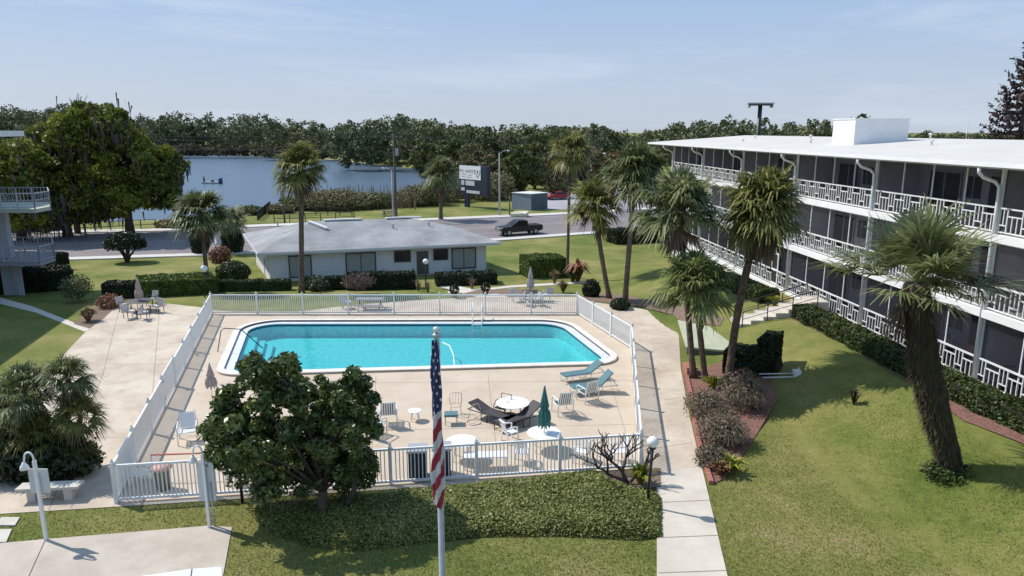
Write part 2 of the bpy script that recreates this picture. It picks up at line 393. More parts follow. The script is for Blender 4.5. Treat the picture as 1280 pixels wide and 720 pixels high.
# water of the lake
def watermat():
    m = bpy.data.materials.new('lake_water'); m.use_nodes = True; t = m.node_tree; b = t.nodes['Principled BSDF']
    b.inputs['Base Color'].default_value = (.085, .125, .17, 1); b.inputs['Roughness'].default_value = .3; b.inputs['IOR'].default_value = 1.33
    c = t.nodes.new('ShaderNodeTexCoord'); mpp = t.nodes.new('ShaderNodeMapping'); mpp.inputs['Scale'].default_value = (.35, 1.2, 1)
    n = t.nodes.new('ShaderNodeTexNoise'); n.inputs['Scale'].default_value = 1.; n.inputs['Detail'].default_value = 5
    bp = t.nodes.new('ShaderNodeBump'); bp.inputs['Strength'].default_value = .6; bp.inputs['Distance'].default_value = .25
    t.links.new(c.outputs['Object'], mpp.inputs[0]); t.links.new(mpp.outputs[0], n.inputs['Vector']); t.links.new(n.outputs[0], bp.inputs['Height']); t.links.new(bp.outputs[0], b.inputs['Normal'])
    return m
sheet('lake_water', [(p[0]+(p[0]-LK[:, 0].mean())*.03, p[1]+(p[1]-LK[:, 1].mean())*.03) for p in LAKE], WZ, watermat())

# paved surfaces
stampm = mat('stamped_concrete', (.38, .295, .225), .85, (.58, .495, .395), .38, bump=.5, bscale=2.6, fac=(.25, .6), detail=9, extra=(1.1, .52, .72, .7, (.30, .20, .15)))
deck_out = [Vector(p) for p in FENCE]
sheet('patio', [(p.x, p.y) for p in PATIO], .02, stampm, [[(p.x, p.y) for p in deck_out]])
hole = pring(0.)
sheet('pool_deck', [(p.x, p.y) for p in deck_out], .024, deckm, [[(p.x, p.y) for p in hole]])
wk = [gz(*p) for p in [(821, 591), (877, 583.5), (915, 745), (960, 980), (821, 980), (821, 745)]]
sheet('walkway', [(p.x, p.y) for p in wk], .03, mat('walkway_concrete', (.50, .44, .365), .85, (.60, .54, .46), .8, bump=.1, bscale=25, extra=(2.2, .56, .8, .5, (.36, .30, .24))))
dr = [gz(*p) for p in [(-120, 690), (0, 680), (56, 675), (262, 658), (290, 660), (279, 720), (262, 950), (-120, 950)]]
sheet('driveway', [(p.x, p.y) for p in dr], .03, mat('driveway_concrete', (.41, .35, .285), .85, (.52, .455, .38), .7, bump=.1, bscale=25, extra=(1.3, .55, .8, .5, (.28, .23, .19))))
sm_ = mat('seam', (.12, .10, .085), .9)
a, b = gz(56, 676, .0345), gz(18, 760, .0345)
MB().add([a+Vector((-.015, 0, 0)), a+Vector((.015, 0, 0)), b+Vector((.015, 0, 0)), b+Vector((-.015, 0, 0))], [(0, 3, 2, 1)]).build('driveway_joint', sm_)['kind'] = 'structure'
pp = [gz(*p, .035) for p in [(150, 724), (240, 711), (277, 708.5), (275, 800), (140, 800)]]
sheet('parking_paint', [(p.x, p.y) for p in pp], .035, mat('parking_paint', (.62, .70, .80), .7, (.72, .78, .86), 2, bump=.05))
a, b = gz(240, 711, .039), gz(233, 760, .039)
MB().add([a+Vector((-.02, 0, 0)), a+Vector((.02, 0, 0)), b+Vector((.02, 0, 0)), b+Vector((-.02, 0, 0))], [(0, 3, 2, 1)]).build('paint_joint', sm_)['kind'] = 'structure'
for q in ([(2, 648), (25, 648), (19, 658), (-6, 658)], [(-8, 663), (15, 663), (8, 679), (-20, 680)]):
    MB().prism([gz(*p) for p in q], .0, .05).build('stepping_stone', conc)['kind'] = 'structure'
pw = [gz(*p) for p in [(0, 372), (40, 383), (112, 411), (106, 415), (45, 391), (0, 380)]]
sheet('side_path', [(p.x, p.y) for p in pw], .016, conc)
# thin joints on the left patio and the walk past the fence
jt = MB()
for q0, q1 in (((840, 440), (822, 591)),): pass
jm = mat('slab_joint', (.24, .19, .15), .9)
def joint(name, a, b, z, w=.018):
    a = gz(*a, z); b = gz(*b, z); d = (b-a).normalized(); n_ = Vector((-d.y, d.x, 0))*w
    o = MB().add([a-n_, b-n_, b+n_, a+n_], [(0, 1, 2, 3)]).build(name, jm); o['kind'] = 'structure'
for y_ in (628, 672, 716): joint('walkway_joint', (823, y_), (877+(y_-584)*.23, y_-3), .034)
for q0, q1 in (((830, 500), (850, 497)), ((806, 430), (845, 428)), ((820, 560), (866, 553)), ((25, 545), (185, 548)), ((75, 455), (232, 455)), ((150, 383), (128, 470)), ((128, 470), (60, 640)), ((200, 380), (190, 500))): joint('patio_joint', q0, q1, .0245, .012)
for q0, q1 in (((250, 480), (792, 476)), ((330, 472), (300, 606)), ((470, 470), (462, 610)), ((610, 468), (625, 600)), ((760, 468), (794, 580)), ((200, 545), (797, 530))): joint('deck_joint', q0, q1, .0285, .009)
# path across to the house door
strip('house_path', [G(600, 373), G(575, 366), G(548, 358)], [G(640, 373), G(612, 365), G(566, 356)], conc, .03)
strip('garden_path', [G(560, 364.5), G(640, 357), G(740, 351)], [G(560, 367), G(640, 359.5), G(740, 353.5)], conc, .026)

# road with kerb strips and lane lines
asph = mat('asphalt', (.165, .14, .138), .9, (.225, .195, .19), .25, bump=.2, bscale=8, fac=(.3, .7))
near_px = [(-500, 347), (-60, 329), (80, 323), (250, 317.5), (430, 309), (620, 299), (760, 289), (900, 280), (1100, 268)]
far_px = [(-500, 303), (-60, 296), (60, 292.5), (200, 289.5), (330, 284), (530, 276.5), (700, 269), (830, 262), (960, 256)]
nr_ = [gz(*p, -1.2) for p in near_px]; fr_ = [gz(*p, -1.2) for p in far_px]
strip('road', nr_, fr_, asph, .03, 4)
kerbm = mat('kerb_concrete', (.50, .47, .43), .85, (.60, .57, .53), 1.)
def offs(P, d):
    out = []
    for i, p in enumerate(P):
        e = (P[min(i+1, len(P)-1)]-P[max(i-1, 0)]).normalized(); out.append(p+Vector((-e.y, e.x, 0))*d)
    return out
def raised(name, A, B, h, m):
    o = strip(name, A, B, m, h, 4)
    mb = MB()
    for P in (A, B):
        for i in range(len(P)-1):
            p, q = P[i], P[i+1]
            mb.quad((p.x, p.y, -1.4), (q.x, q.y, -1.4), (q.x, q.y, -1.2+h), (p.x, p.y, -1.2+h))
    s = mb.build(name+'_face', m); s['kind'] = 'structure'
raised('pavement_near', nr_, offs(nr_, -1.7), .13, kerbm)
raised('pavement_far', fr_, offs(fr_, 2.6), .13, kerbm)
linem = mat('road_line', (.42, .40, .38), .8, (.28, .26, .25), 2.)
for k, t in enumerate((.24, .49, .53, .77)):
    P = [a.lerp(b, t) for a, b in zip(nr_, fr_)]
    P2 = offs(P, .22)
    strip('road_line', P, P2, linem, .038, 4)
pk = [gz(*p, -1.2) for p in [(664, 262), (760, 262), (900, 257), (900, 240), (760, 238), (688, 239), (676, 245)]]
sheet('parking_lot', [(p.x, p.y) for p in pk], -1.17, mat('pale_asphalt', (.30, .285, .30), .9, (.38, .36, .37), .3))

# mulch beds
mulch = mat('mulch', (.17, .075, .055), .95, (.30, .16, .125), 9, bump=1., bscale=40)
soil = mat('bed_soil', (.16, .105, .075), .95, (.27, .19, .14), 7, bump=1., bscale=30)
def bed(pts, m, up=.03, name='mulch_bed'):
    P = [G(*p) for p in pts]; return sheet(name, [(p.x, p.y) for p in P], None, m, follow=up)
strip('mulch_bed', [G(985, 396), G(1060, 433), G(1130, 475), G(1205, 527), G(1290, 560), G(1420, 620)],
      [G(1000, 388), G(1075, 418), G(1150, 455), G(1230, 500), G(1310, 532), G(1450, 585)], mulch, .035)
BEDR = [(853, 470), (905, 452), (962, 466), (972, 500), (948, 540), (925, 575), (905, 600), (890, 606), (880, 585), (868, 530)]
bed(BEDR, mulch, .04)
bed([(716, 372), (760, 366), (840, 380), (905, 398), (900, 408), (850, 402), (842, 394), (800, 384), (742, 377)], soil, .034)
bed([(92, 405), (120, 380), (140, 372), (152, 378), (130, 398), (112, 411)], soil, .034)
bed([(560, 372), (600, 362), (650, 362), (690, 366), (715, 370), (640, 371)], soil, .03)
bed([(740, 590), (790, 587), (826, 586), (826, 610), (790, 612), (755, 602)], soil, .034)
brick = mat('red_brick', (.30, .10, .075), .85, (.42, .19, .15), 9, bump=.3)

# ---------------------------------------------------------------- pool
def ring_strip(mb, A, za, B, zb):
    n = len(A); v = [(p.x, p.y, za) for p in A]+[(p.x, p.y, zb) for p in B]
    mb.add(v, [(i, (i+1) % n, n+(i+1) % n, n+i) for i in range(n)])
pool = thing('swimming_pool', 'turquoise swimming pool with raised white coping inside the white fence', 'swimming pool', ((QP[0]+QP[2])/2))
pl = pool.location.copy()
def pb(mb, name, m, par=pool):
    mb.v = [(v[0]-pl.x, v[1]-pl.y, v[2]) for v in mb.v]; return mb.build(name, m, par)
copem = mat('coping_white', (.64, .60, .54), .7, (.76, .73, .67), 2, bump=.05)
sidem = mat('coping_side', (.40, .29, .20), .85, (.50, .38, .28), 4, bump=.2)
tilem = mat('dark_tile', (.07, .06, .06), .4, (.16, .12, .10), 8)
ledgem = mat('pool_ledge', (.60, .62, .66), .5, (.70, .72, .76), 2)
basinm = mat('pool_plaster', (.60, .69, .69), .6, (.80, .88, .87), 3.5, bump=.05)
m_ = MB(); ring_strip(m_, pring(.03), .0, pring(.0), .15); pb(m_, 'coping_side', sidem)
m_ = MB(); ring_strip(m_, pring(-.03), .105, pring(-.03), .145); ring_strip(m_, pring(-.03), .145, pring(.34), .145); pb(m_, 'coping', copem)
m_ = MB(); ring_strip(m_, pring(.34), .145, pring(.34), .03); pb(m_, 'tile_band', tilem)
m_ = MB(); ring_strip(m_, pring(.34), .03, pring(.80), .03); ring_strip(m_, pring(.80), .03, pring(.80), -.02); pb(m_, 'gutter_ledge', ledgem)
m_ = MB(); ring_strip(m_, pring(.80), -.02, pring(.80), -.16); pb(m_, 'waterline_tile', mat('blue_tile', (.03, .10, .16), .3))
m_ = MB(); ring_strip(m_, pring(.80), -.16, pring(.80), -.85); P = pring(.80); m_.add([(p.x, p.y, -.85) for p in P], [tuple(range(len(P)))]); pb(m_, 'basin', basinm)
pw_ = bpy.data.materials.new('pool_water'); pw_.use_nodes = True; t = pw_.node_tree; t.nodes.clear()
o_ = t.nodes.new('ShaderNodeOutputMaterial'); trn = t.nodes.new('ShaderNodeBsdfTransparent'); trn.inputs[0].default_value = (.27, .765, .775, 1)
gl = t.nodes.new('ShaderNodeBsdfGlossy'); gl.inputs['Roughness'].default_value = .04
fr = t.nodes.new('ShaderNodeFresnel'); fr.inputs[0].default_value = 1.33; mxx = t.nodes.new('ShaderNodeMixShader')
fm = t.nodes.new('ShaderNodeMath'); fm.operation = 'MULTIPLY'; fm.inputs[1].default_value = .22
n = t.nodes.new('ShaderNodeTexNoise'); n.inputs['Scale'].default_value = 2.2; n.inputs['Detail'].default_value = 4; bp = t.nodes.new('ShaderNodeBump'); bp.inputs['Strength'].default_value = .25; bp.inputs['Distance'].default_value = .08
c = t.nodes.new('ShaderNodeTexCoord'); t.links.new(c.outputs['Object'], n.inputs['Vector']); t.links.new(n.outputs[0], bp.inputs['Height']); t.links.new(bp.outputs[0], gl.inputs['Normal']); t.links.new(bp.outputs[0], fr.inputs['Normal'])
t.links.new(fr.outputs[0], fm.inputs[0]); t.links.new(fm.outputs[0], mxx.inputs[0]); t.links.new(trn.outputs[0], mxx.inputs[1]); t.links.new(gl.outputs[0], mxx.inputs[2]); t.links.new(mxx.outputs[0], o_.inputs[0])
m_ = MB(); P = pring(.795); m_.add([(p.x, p.y, -.08) for p in P], [tuple(range(len(P)))]); pb(m_, 'water', pw_)
# entry steps at the left end
iq = inset_quad(QP, .8); e0 = iq[0]; e3 = iq[3]
dl = (e3-e0).normalized(); inn = Vector((-dl.y, dl.x, 0));
if inn.dot(iq[1]-e0) < 0: inn = -inn
m_ = MB(); s0 = e0+dl*2.6
for k in range(3):
    w = 1.5-.45*k
    m_.prism([s0, s0+dl*3.4, s0+dl*3.4+inn*w, s0+inn*w], -.84, -.62+.22*k)
pb(m_, 'entry_steps', mat('step_white', (.80, .84, .84), .5))
# ladder at the far side
lp = gz(597, 400); ld = thing('pool_ladder', 'chrome and white pool ladder with curved rails at the far pool edge', 'pool ladder', (lp.x, lp.y, 0))
for s in (-.3, .3):
    pts = [(s*1.25, .75, .0), (s*1.2, .72, .55), (s*1.1, .55, .95), (s*1.0, .30, .98), (s, .02, .55), (s, -.12, .1), (s, -.62, -.2), (s, -.62, -.9)]
    pts = [Vector(p)+Vector((0, -.35, .15)) for p in pts]
    MB().tube(pts, .035, 8).build('rail', whitem, ld)
for z in (-.15, -.45, -.75): MB().box((0, -.97, z+.1), (.6, .12, .04)).build('step', whitem, ld)
# handrail over the entry steps
a = gz(272, 440); b_ = at(276, 411, a.y+.0); hr = thing('handrail', 'dark steel handrail slanting down into the pool over the entry steps', 'handrail', (a.x, a.y, 0))
b2 = at(301, 411.5, a.y+1.2); b3 = gz(330, 435)
MB().tube([Vector((0, 0, 0)), b_-a-Vector((0, 0, .1)), b_-a+Vector((.15, .1, 0)), b2-a, (b3-a)*.97], .028, 8).build('rail', mat('steel_dark', (.06, .08, .09), .35, metal=.6), hr)
# floating hose
hp = [gz(*q, -.06) for q in [(553, 428), (562, 432), (567, 444), (568, 456), (567, 463)]]
tag(MB().tube(hp, .035, 6).build('pool_hose', whitem), 'white vacuum hose lying on the water near the middle of the pool', 'hose')

# ---------------------------------------------------------------- fence
FH = 1.42
def fence(name, a, b, nb, label, skip=(), cap_end=(True, True), pk=.125):
    t = thing(name, label, 'fence', (a.x, a.y, 0)); d = (b-a); l = d.length; d.normalize(); rz = math.atan2(d.y, d.x)
    t.rotation_euler = (0, 0, rz); bl = l/nb
    for i in range(nb+1):
        if (i == 0 and not cap_end[0]) or (i == nb and not cap_end[1]): continue
        m_ = MB().box((i*bl, 0, FH/2), (.115, .115, FH)).box((i*bl, 0, FH+.015), (.15, .15, .03))
        m_.lathe([(.07, FH+.03), (.02, FH+.09), (.035, FH+.12), (.001, FH+.16)], (i*bl, 0, 0), 8)
        m_.build('post', white, t)
    for i in range(nb):
        if i in skip: continue
        x0, x1 = i*bl+.06, (i+1)*bl-.06
        MB().box(((x0+x1)/2, 0, FH-.09), (x1-x0, .07, .07)).build('top_rail', white, t)
        MB().box(((x0+x1)/2, 0, .14), (x1-x0, .07, .08)).build('bottom_rail', white, t)
        m_ = MB(); n = int((x1-x0)/pk)
        for k in range(1, n): m_.box((x0+(x1-x0)*k/n, 0, (FH+.02)/2), (.036, .03, FH-.32))
        m_.build('pickets', white, t)
    return t
fence('pool_fence', FE, FD, 8, 'white picket fence along the far side of the pool')
fence('pool_fence', FA, FB, 6, 'white picket fence along the near side of the pool behind the ground cover', cap_end=(True, True))
lf = fence('pool_fence', FA, FE, 9, 'white picket fence along the left side of the pool, with the gate in it', skip=(3,), cap_end=(False, False))
fence('pool_fence', FD, FC, 3, 'short white picket fence angling down from the far right pool corner', cap_end=(False, True))
fence('pool_fence', FC, FB, 5, 'white picket fence along the right side of the pool beside the stamped walk', cap_end=(False, False))
d = (FE-FA); bl = d.length/9; rz = math.atan2(d.y, d.x); p = FA+d.normalized()*(3*bl+.08)
gt = thing('pool_gate', 'white picket gate with black latch in the left side pool fence', 'gate', (p.x, p.y, 0), rz)
w = bl-.16
m_ = MB()
for x in (0.04, w-.04): m_.box((x, 0, .78), (.08, .08, 1.42))
for z in (.16, 1.44): m_.box((w/2, 0, z), (w-.16, .06, .07))
m_.build('frame', white, gt); m_ = MB()
for k in range(1, 22): m_.box((.08+(w-.16)*k/22, 0, .8), (.036, .03, 1.2))
m_.build('pickets', white, gt); MB().box((w-.06, .06, 1.1), (.12, .05, .16)).build('latch', dark, gt)
for z in (.4, 1.2): MB().box((.0, -.05, z), (.1, .03, .12)).build('hinge', dark, gt)

# ---------------------------------------------------------------- right-hand apartment building
yaw = math.atan2(1, -.083)   # local +x runs away along the facade, local +y points left (out, toward the pool)
bo = Vector((xfac(29.), 29., 0))
ab = thing('apartment_building', 'three storey white apartment building with dark screened balconies on the right', 'building', bo, yaw)
posts = [-26.1, -17.4, -8.7, 0, 8.75, 17.5, 26.2, 34.9, 43.5]
floors = [1.6, 4.75, 7.9]; EAVE = 10.55; U0, U1 = -26.1, 43.5
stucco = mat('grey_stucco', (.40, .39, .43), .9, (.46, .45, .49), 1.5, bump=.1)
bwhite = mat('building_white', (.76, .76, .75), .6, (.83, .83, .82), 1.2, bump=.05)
roofw = mat('white_roof', (.50, .475, .435), .8, (.60, .575, .53), .35, bump=.15, bscale=3, fac=(.25, .75), extra=(.6, .54, .8, .45, (.36, .34, .32)))
doorm = mat('dark_glass_door', (.018, .018, .024), .25)
# screen mesh: dark woven cloth that half lets light through
scm = bpy.data.materials.new('insect_screen'); scm.use_nodes = True; t = scm.node_tree; t.nodes.clear()
o_ = t.nodes.new('ShaderNodeOutputMaterial'); tr = t.nodes.new('ShaderNodeBsdfTransparent'); df = t.nodes.new('ShaderNodeBsdfDiffuse'); df.inputs[0].default_value = (.045, .045, .055, 1)
ms = t.nodes.new('ShaderNodeMixShader'); ms.inputs[0].default_value = .42; t.links.new(tr.outputs[0], ms.inputs[1]); t.links.new(df.outputs[0], ms.inputs[2]); t.links.new(ms.outputs[0], o_.inputs[0])
DB = 14.0   # depth behind the lanai wall
rnd = random.Random(5)
for fi, fz in enumerate(floors):
    top = floors[fi+1]-.32 if fi < 2 else EAVE
    m_ = MB().box(((U0+U1)/2, -.95, fz-.16), (U1-U0, 2.3, .32)); m_.build('floor_slab', bwhite, ab)
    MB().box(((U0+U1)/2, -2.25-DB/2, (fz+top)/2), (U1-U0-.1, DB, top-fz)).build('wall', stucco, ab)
    for i in range(len(posts)-1):
        a, b = posts[i], posts[i+1]; x0, x1 = a+.1, b-.1
        # geometric railing
        m_ = MB(); z0, z1 = fz+.10, fz+1.06
        m_.box(((x0+x1)/2, .03, z1), (x1-x0, .07, .07)); m_.box(((x0+x1)/2, .03, z0), (x1-x0, .05, .05))
        x = x0; k = 0; T_ = .045
        while x < x1-.3:
            w = .78 if k % 2 == 0 else .44
            w = min(w, x1-x)
            m_.box((x, .03, (z0+z1)/2), (T_, T_, z1-z0))
            if k % 2 == 0:
                zz = z0+.66; m_.box((x+w/2, .03, zz), (w, T_, T_))
                for q in (1, 2): m_.box((x+w*q/3, .03, (z0+zz)/2), (T_*.8, T_*.8, zz-z0))
            else:
                zz = z0+.28; m_.box((x+w/2, .03, zz), (w, T_, T_)); m_.box((x+w/2, .03, (z1+zz)/2), (T_*.8, T_*.8, z1-zz))
            x += w; k += 1
        m_.build('railing', white, ab)
        m_ = MB()
        for q in (1, 2, 3): m_.box((a+(b-a)*q/4, -.05, (fz+top)/2), (.055, .05, top-fz))
        m_.box(((a+b)/2, -.05, top-.04), (b-a, .05, .08))
        m_.build('screen_frame', white, ab)
        MB().quad((a, -.1, fz), (b, -.1, fz), (b, -.1, top), (a, -.1, top)).build('screen', scm, ab)
        # doors and windows on the lanai wall
        for q in (0, 1):
            c = a+(b-a)*(.27+.48*q); wd_ = 2.3
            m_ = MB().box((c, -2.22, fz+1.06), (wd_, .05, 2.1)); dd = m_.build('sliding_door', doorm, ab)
            m_ = MB()
            for e in (-wd_/2, 0, wd_/2): m_.box((c+e, -2.18, fz+1.06), (.06, .05, 2.1))
            m_.box((c, -2.18, fz+2.13), (wd_, .05, .06)); m_.build('frame', greym, dd)
        c = a+(b-a)*.52; m_ = MB().box((c, -2.22, fz+1.5), (.9, .05, 1.0)); ww = m_.build('window', doorm, ab)
        MB().box((c, -2.18, fz+1.5), (.04, .04, 1.0)).box((c, -2.18, fz+.98), (1., .06, .06)).build('frame', greym, ww)
        # partition between units
        MB().box((b, -1.15, (fz+top)/2), (.14, 2.1, top-fz)).build('partition', stucco, ab)
MB().box(((U0+U1)/2, -DB/2-1.1, .75), (U1-U0, DB+2.2, 1.7)).build('foundation', bwhite, ab)
RD = 9.4
m_ = MB(); e0 = 1.15
prof = [(e0, EAVE), (e0, EAVE+.22), (-RD, EAVE+.22+.068*(RD+e0)), (-2*RD, EAVE+.25), (-2*RD, EAVE)]
v = [(U0-.5, y, z) for y, z in prof]+[(U1+5.6, y, z) for y, z in prof]; k = len(prof)
m_.add(v, [tuple(range(k))[::-1], tuple(range(k, 2*k))]+[(i, (i+1) % k, k+(i+1) % k, k+i) for i in range(k)])
roof = m_.build('roof', roofw, ab)
MB().box(((U0+U1)/2+2.5, e0+.05, EAVE+.15), (U1-U0+6, .1, .16)).build('gutter', bwhite, ab)
# penthouse box and roof vents
def on_roof(px, py, D):   # pixel + distance to local coordinates
    q = at(px, py, D)-bo; M = Matrix.Rotation(-yaw, 3, 'Z'); return M@q
q = on_roof(1067, 187, 47)
zr = EAVE+.22+.068*(e0-q.y)
MB().box((q.x+1.35, q.y-1.75, zr+.72), (2.7, 3.6, 1.75)).build('penthouse', bwhite, ab)
MB().box((q.x+1.35, q.y-1.75, zr+1.62), (2.8, 3.7, .06)).build('penthouse_cap', bwhite, ab)
for (u, w_, h_) in ((-2, 3.2, .28), (4, 4.4, .22), (12, 5, .3), (24, 4, .25), (29, 6.5, .35), (34, 3, .25), (38.5, 6, .3), (17, 8.3, .4), (9, 8.2, .35)):
    zz = EAVE+.22+.068*(e0+w_)
    MB().lathe([(.07, zz-.1), (.07, zz+h_*.8), (.13, zz+h_*.82), (.12, zz+h_), (.001, zz+h_+.03)], (u, -w_, 0), 10).build('roof_vent', bwhite, ab)
for a in posts:
    pts = [(a, e0-.02, EAVE+.05), (a, e0-.04, EAVE-.18), (a, e0-.25, EAVE-.38), (a, .38, EAVE-.55), (a, .17, EAVE-.75), (a, .15, EAVE-1.2), (a, .15, 1.2)]
    MB().tube(pts, .07, 10).build('downpipe', bwhite, ab)
    MB().box((a, .02, (floors[0]+EAVE)/2), (.13, .12, EAVE-floors[0])).build('post', bwhite, ab)
dz = floors[0]
m_ = MB().box((19.6, 0.0, dz+1.15), (1.0, .06, 2.2)).build('screen_door', white, ab)
MB().box((19.6, .04, dz+.62), (.72, .03, .75)).box((19.6, .04, dz+1.65), (.72, .03, .95)).build('pane', doorm, m_)

# steps up to the ground floor
st = thing('entrance_steps', 'pale concrete steps with black handrails rising to the apartment building', 'steps', G(918, 405))
sp = st.location.copy(); sdv_ = Vector((.985, -.02, 0)).normalized(); sperp = Vector((.02, .985, 0)).normalized()
n = 7; end = xfac(sp.y)-.6-sp.x; tr_ = end/n; rise = 1.55/n
for i in range(n):
    z1 = (i+1)*rise; c = sdv_*(tr_*(i+.5)+tr_*.0)
    MB().box((c.x, c.y, z1/2-.05-sp.z*0), (tr_+(.05 if i < n-1 else .3), 1.7, z1+.1)).build('step', conc, st)
for s in (-.85, .85):
    pts = []; m_ = MB()
    for i in range(0, n+1, 2):
        b_ = sdv_*(tr_*i+.2)+sperp*s; zb = i*rise
        m_.bar(b_+Vector((0, 0, zb)), b_+Vector((0, 0, zb+.95)), .045); pts.append(b_+Vector((0, 0, zb+.95)))
    m_.tube(pts, .03, 6); m_.tube([q-Vector((0, 0, .45)) for q in pts], .018, 6); m_.build('handrail', dark, st)

# ---------------------------------------------------------------- small house
hx = mat('house_wall', (.66, .67, .70), .8, (.72, .73, .76), 1, bump=.08)
shingle = mat('roof_shingle', (.20, .20, .205), .9, (.37, .37, .375), .42, bump=.5, bscale=7, fac=(.3, .7), detail=8)
h0 = G(338, 353); HZ = h0.z
h1 = gz(608, 338.0, HZ)
hd = (h1-h0); HL = hd.length; hyaw = math.atan2(hd.y, hd.x)
hs = thing('house', 'low white house with a grey shingle roof between the pool and the road', 'house', (h0.x, h0.y, HZ), hyaw)
HD = 11.0; WH = 2.55
MB().prism([(0, 0), (HL, 0), (HL, HD), (0, HD)], -.3, WH).build('wall', hx, hs)
MB().prism([(-.03, -.03), (HL+.03, -.03), (HL+.03, HD+.03), (-.03, HD+.03)], -.35, .05).build('plinth', conc, hs)
ov = .95; RZ = WH+.02; RH = 1.75
A_, B_, C_, D_ = Vector((-ov, -ov, RZ)), Vector((HL+ov, -ov, RZ)), Vector((HL+ov, HD+ov, RZ)), Vector((-ov, HD+ov, RZ))
R1, R2 = Vector((HD*.42, HD/2, RZ+RH)), Vector((HL-HD*.5, HD/2, RZ+RH))
m_ = MB(); th = Vector((0, 0, .18))
m_.add([A_, B_, C_, D_, A_+th, B_+th, C_+th, D_+th, R1+th, R2+th], [(0, 3, 2, 1), (0, 1, 5, 4), (1, 2, 6, 5), (2, 3, 7, 6), (3, 0, 4, 7), (4, 5, 9, 8), (5, 6, 9), (6, 7, 8, 9), (7, 4, 8)])
rf = m_.build('roof', shingle, hs)
m_ = MB()
m_.box((HL/2, -ov-.02, RZ+.06), (HL+2*ov+.08, .05, .22)); m_.box((-ov-.02, HD/2, RZ+.06), (.05, HD+2*ov, .22)); m_.box((HL+ov+.02, HD/2, RZ+.06), (.05, HD+2*ov, .22))
m_.build('fascia', mat('fascia_white', (.62, .63, .65), .6), hs)
for x0, l_ in ((HL*.30, 3.4), (HL*.60, 3.4)): MB().box((x0+l_/2, HD/2, RZ+RH+.26), (l_, .35, .12)).build('ridge_vent', white, rf)
MB().bar(R1+Vector((-.3, -.3, .22)), R1+Vector((1.0, -2.2, -.25)), .3, .16).build('gable_trim', white, rf)
for xx, yy in ((HL*.60, 3.1), (HL*.78, 3.4), (HL*.08, 5)):
    zz = RZ+.18+RH*(yy+ov)/(HD/2+ov); MB().lathe([(.06, zz-.15), (.06, zz+.35), (.1, zz+.37), (.09, zz+.45)], (xx, yy, 0), 8).build('vent_pipe', greym, rf)
blind = mat('window_blind', (.30, .325, .32), .5, (.36, .38, .375), 3)
frm = mat('bronze_frame', (.04, .04, .042), .5)
def hwin(f0, f1, z0, z1, split=1, m=blind):
    x0, x1 = HL*f0, HL*f1
    w_ = MB().box(((x0+x1)/2, -.03, (z0+z1)/2), (x1-x0, .06, z1-z0)).build('window', m, hs)
    g_ = MB()
    for k in range(split+1): g_.box((x0+(x1-x0)*k/split, -.075, (z0+z1)/2), (.09 if k in (0, split) else .05, .05, z1-z0+.09))
    for z in (z0, z1): g_.box(((x0+x1)/2, -.07, z), (x1-x0, .04, .09))
    g_.build('frame', frm, w_)
hwin(.085, .18, .35, 2.2, 1); hwin(.335, .468, .35, 2.2, 2); hwin(.557, .63, 1.25, 2.2, 1, doorm); hwin(.742, .808, 1.25, 2.2, 1, doorm); hwin(.83, .945, .35, 2.2, 2)
dr_ = MB().box((HL*.688, -.035, 1.05), (HL*.055, .07, 2.1)).build('door', mat('taupe_door', (.10, .095, .085), .5), hs)
MB().ball((HL*.688+.5, -.1, 1.0), .05).build('handle', greym, dr_)
MB().box((-.06, 3.0, 1.3), (.1, .35, .5)).build('meter_box', greym, hs)
MB().tube([(-.09, 3.0, 1.0), (-.09, 3.0, .1)], .03, 6).build('conduit', greym, hs)

for o_ in [x for x in bpy.data.objects if x.parent == hs or (x.parent and x.parent.parent == hs)]:
    for v_ in o_.data.vertices: v_.co.x -= .15*v_.co.y
# ---------------------------------------------------------------- left apartment building
lc = at(26, 165, 60.)   # far roof corner
lo = Vector((lc.x-1.5, lc.y, 0)); lang = math.atan2(-1, .238)
lb = thing('apartment_building', 'pale apartment block with white railed balconies at the left edge', 'building', lo, lang)
# local +x toward the camera along the facade, local +y away from it: facade faces local -y? use signs below
sg = 1
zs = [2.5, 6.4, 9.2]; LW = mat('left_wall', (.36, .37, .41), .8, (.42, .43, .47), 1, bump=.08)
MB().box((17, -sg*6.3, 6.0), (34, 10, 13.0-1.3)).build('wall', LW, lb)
MB().box((16.4, -sg*5.4, 11.75), (35.8, 12.8, .45)).build('roof', white, lb)
MB().tube([(.3, -.1, 11.6), (.4, -.7, 11.1), (.4, -1.1, 10.8), (.4, -1.1, .3)], .08, 8).build('downpipe', white, lb)
for i in range(5):
    for z in zs:
        w_ = MB().box((3.5+i*6.5, -1.24, z+1.3), (2.0, .12, 1.9)).build('window', doorm, lb)
        MB().box((3.5+i*6.5, -1.18, z+1.3), (.06, .06, 1.9)).box((3.5+i*6.5, -1.18, z+.33), (2.1, .1, .07)).build('frame', white, w_)
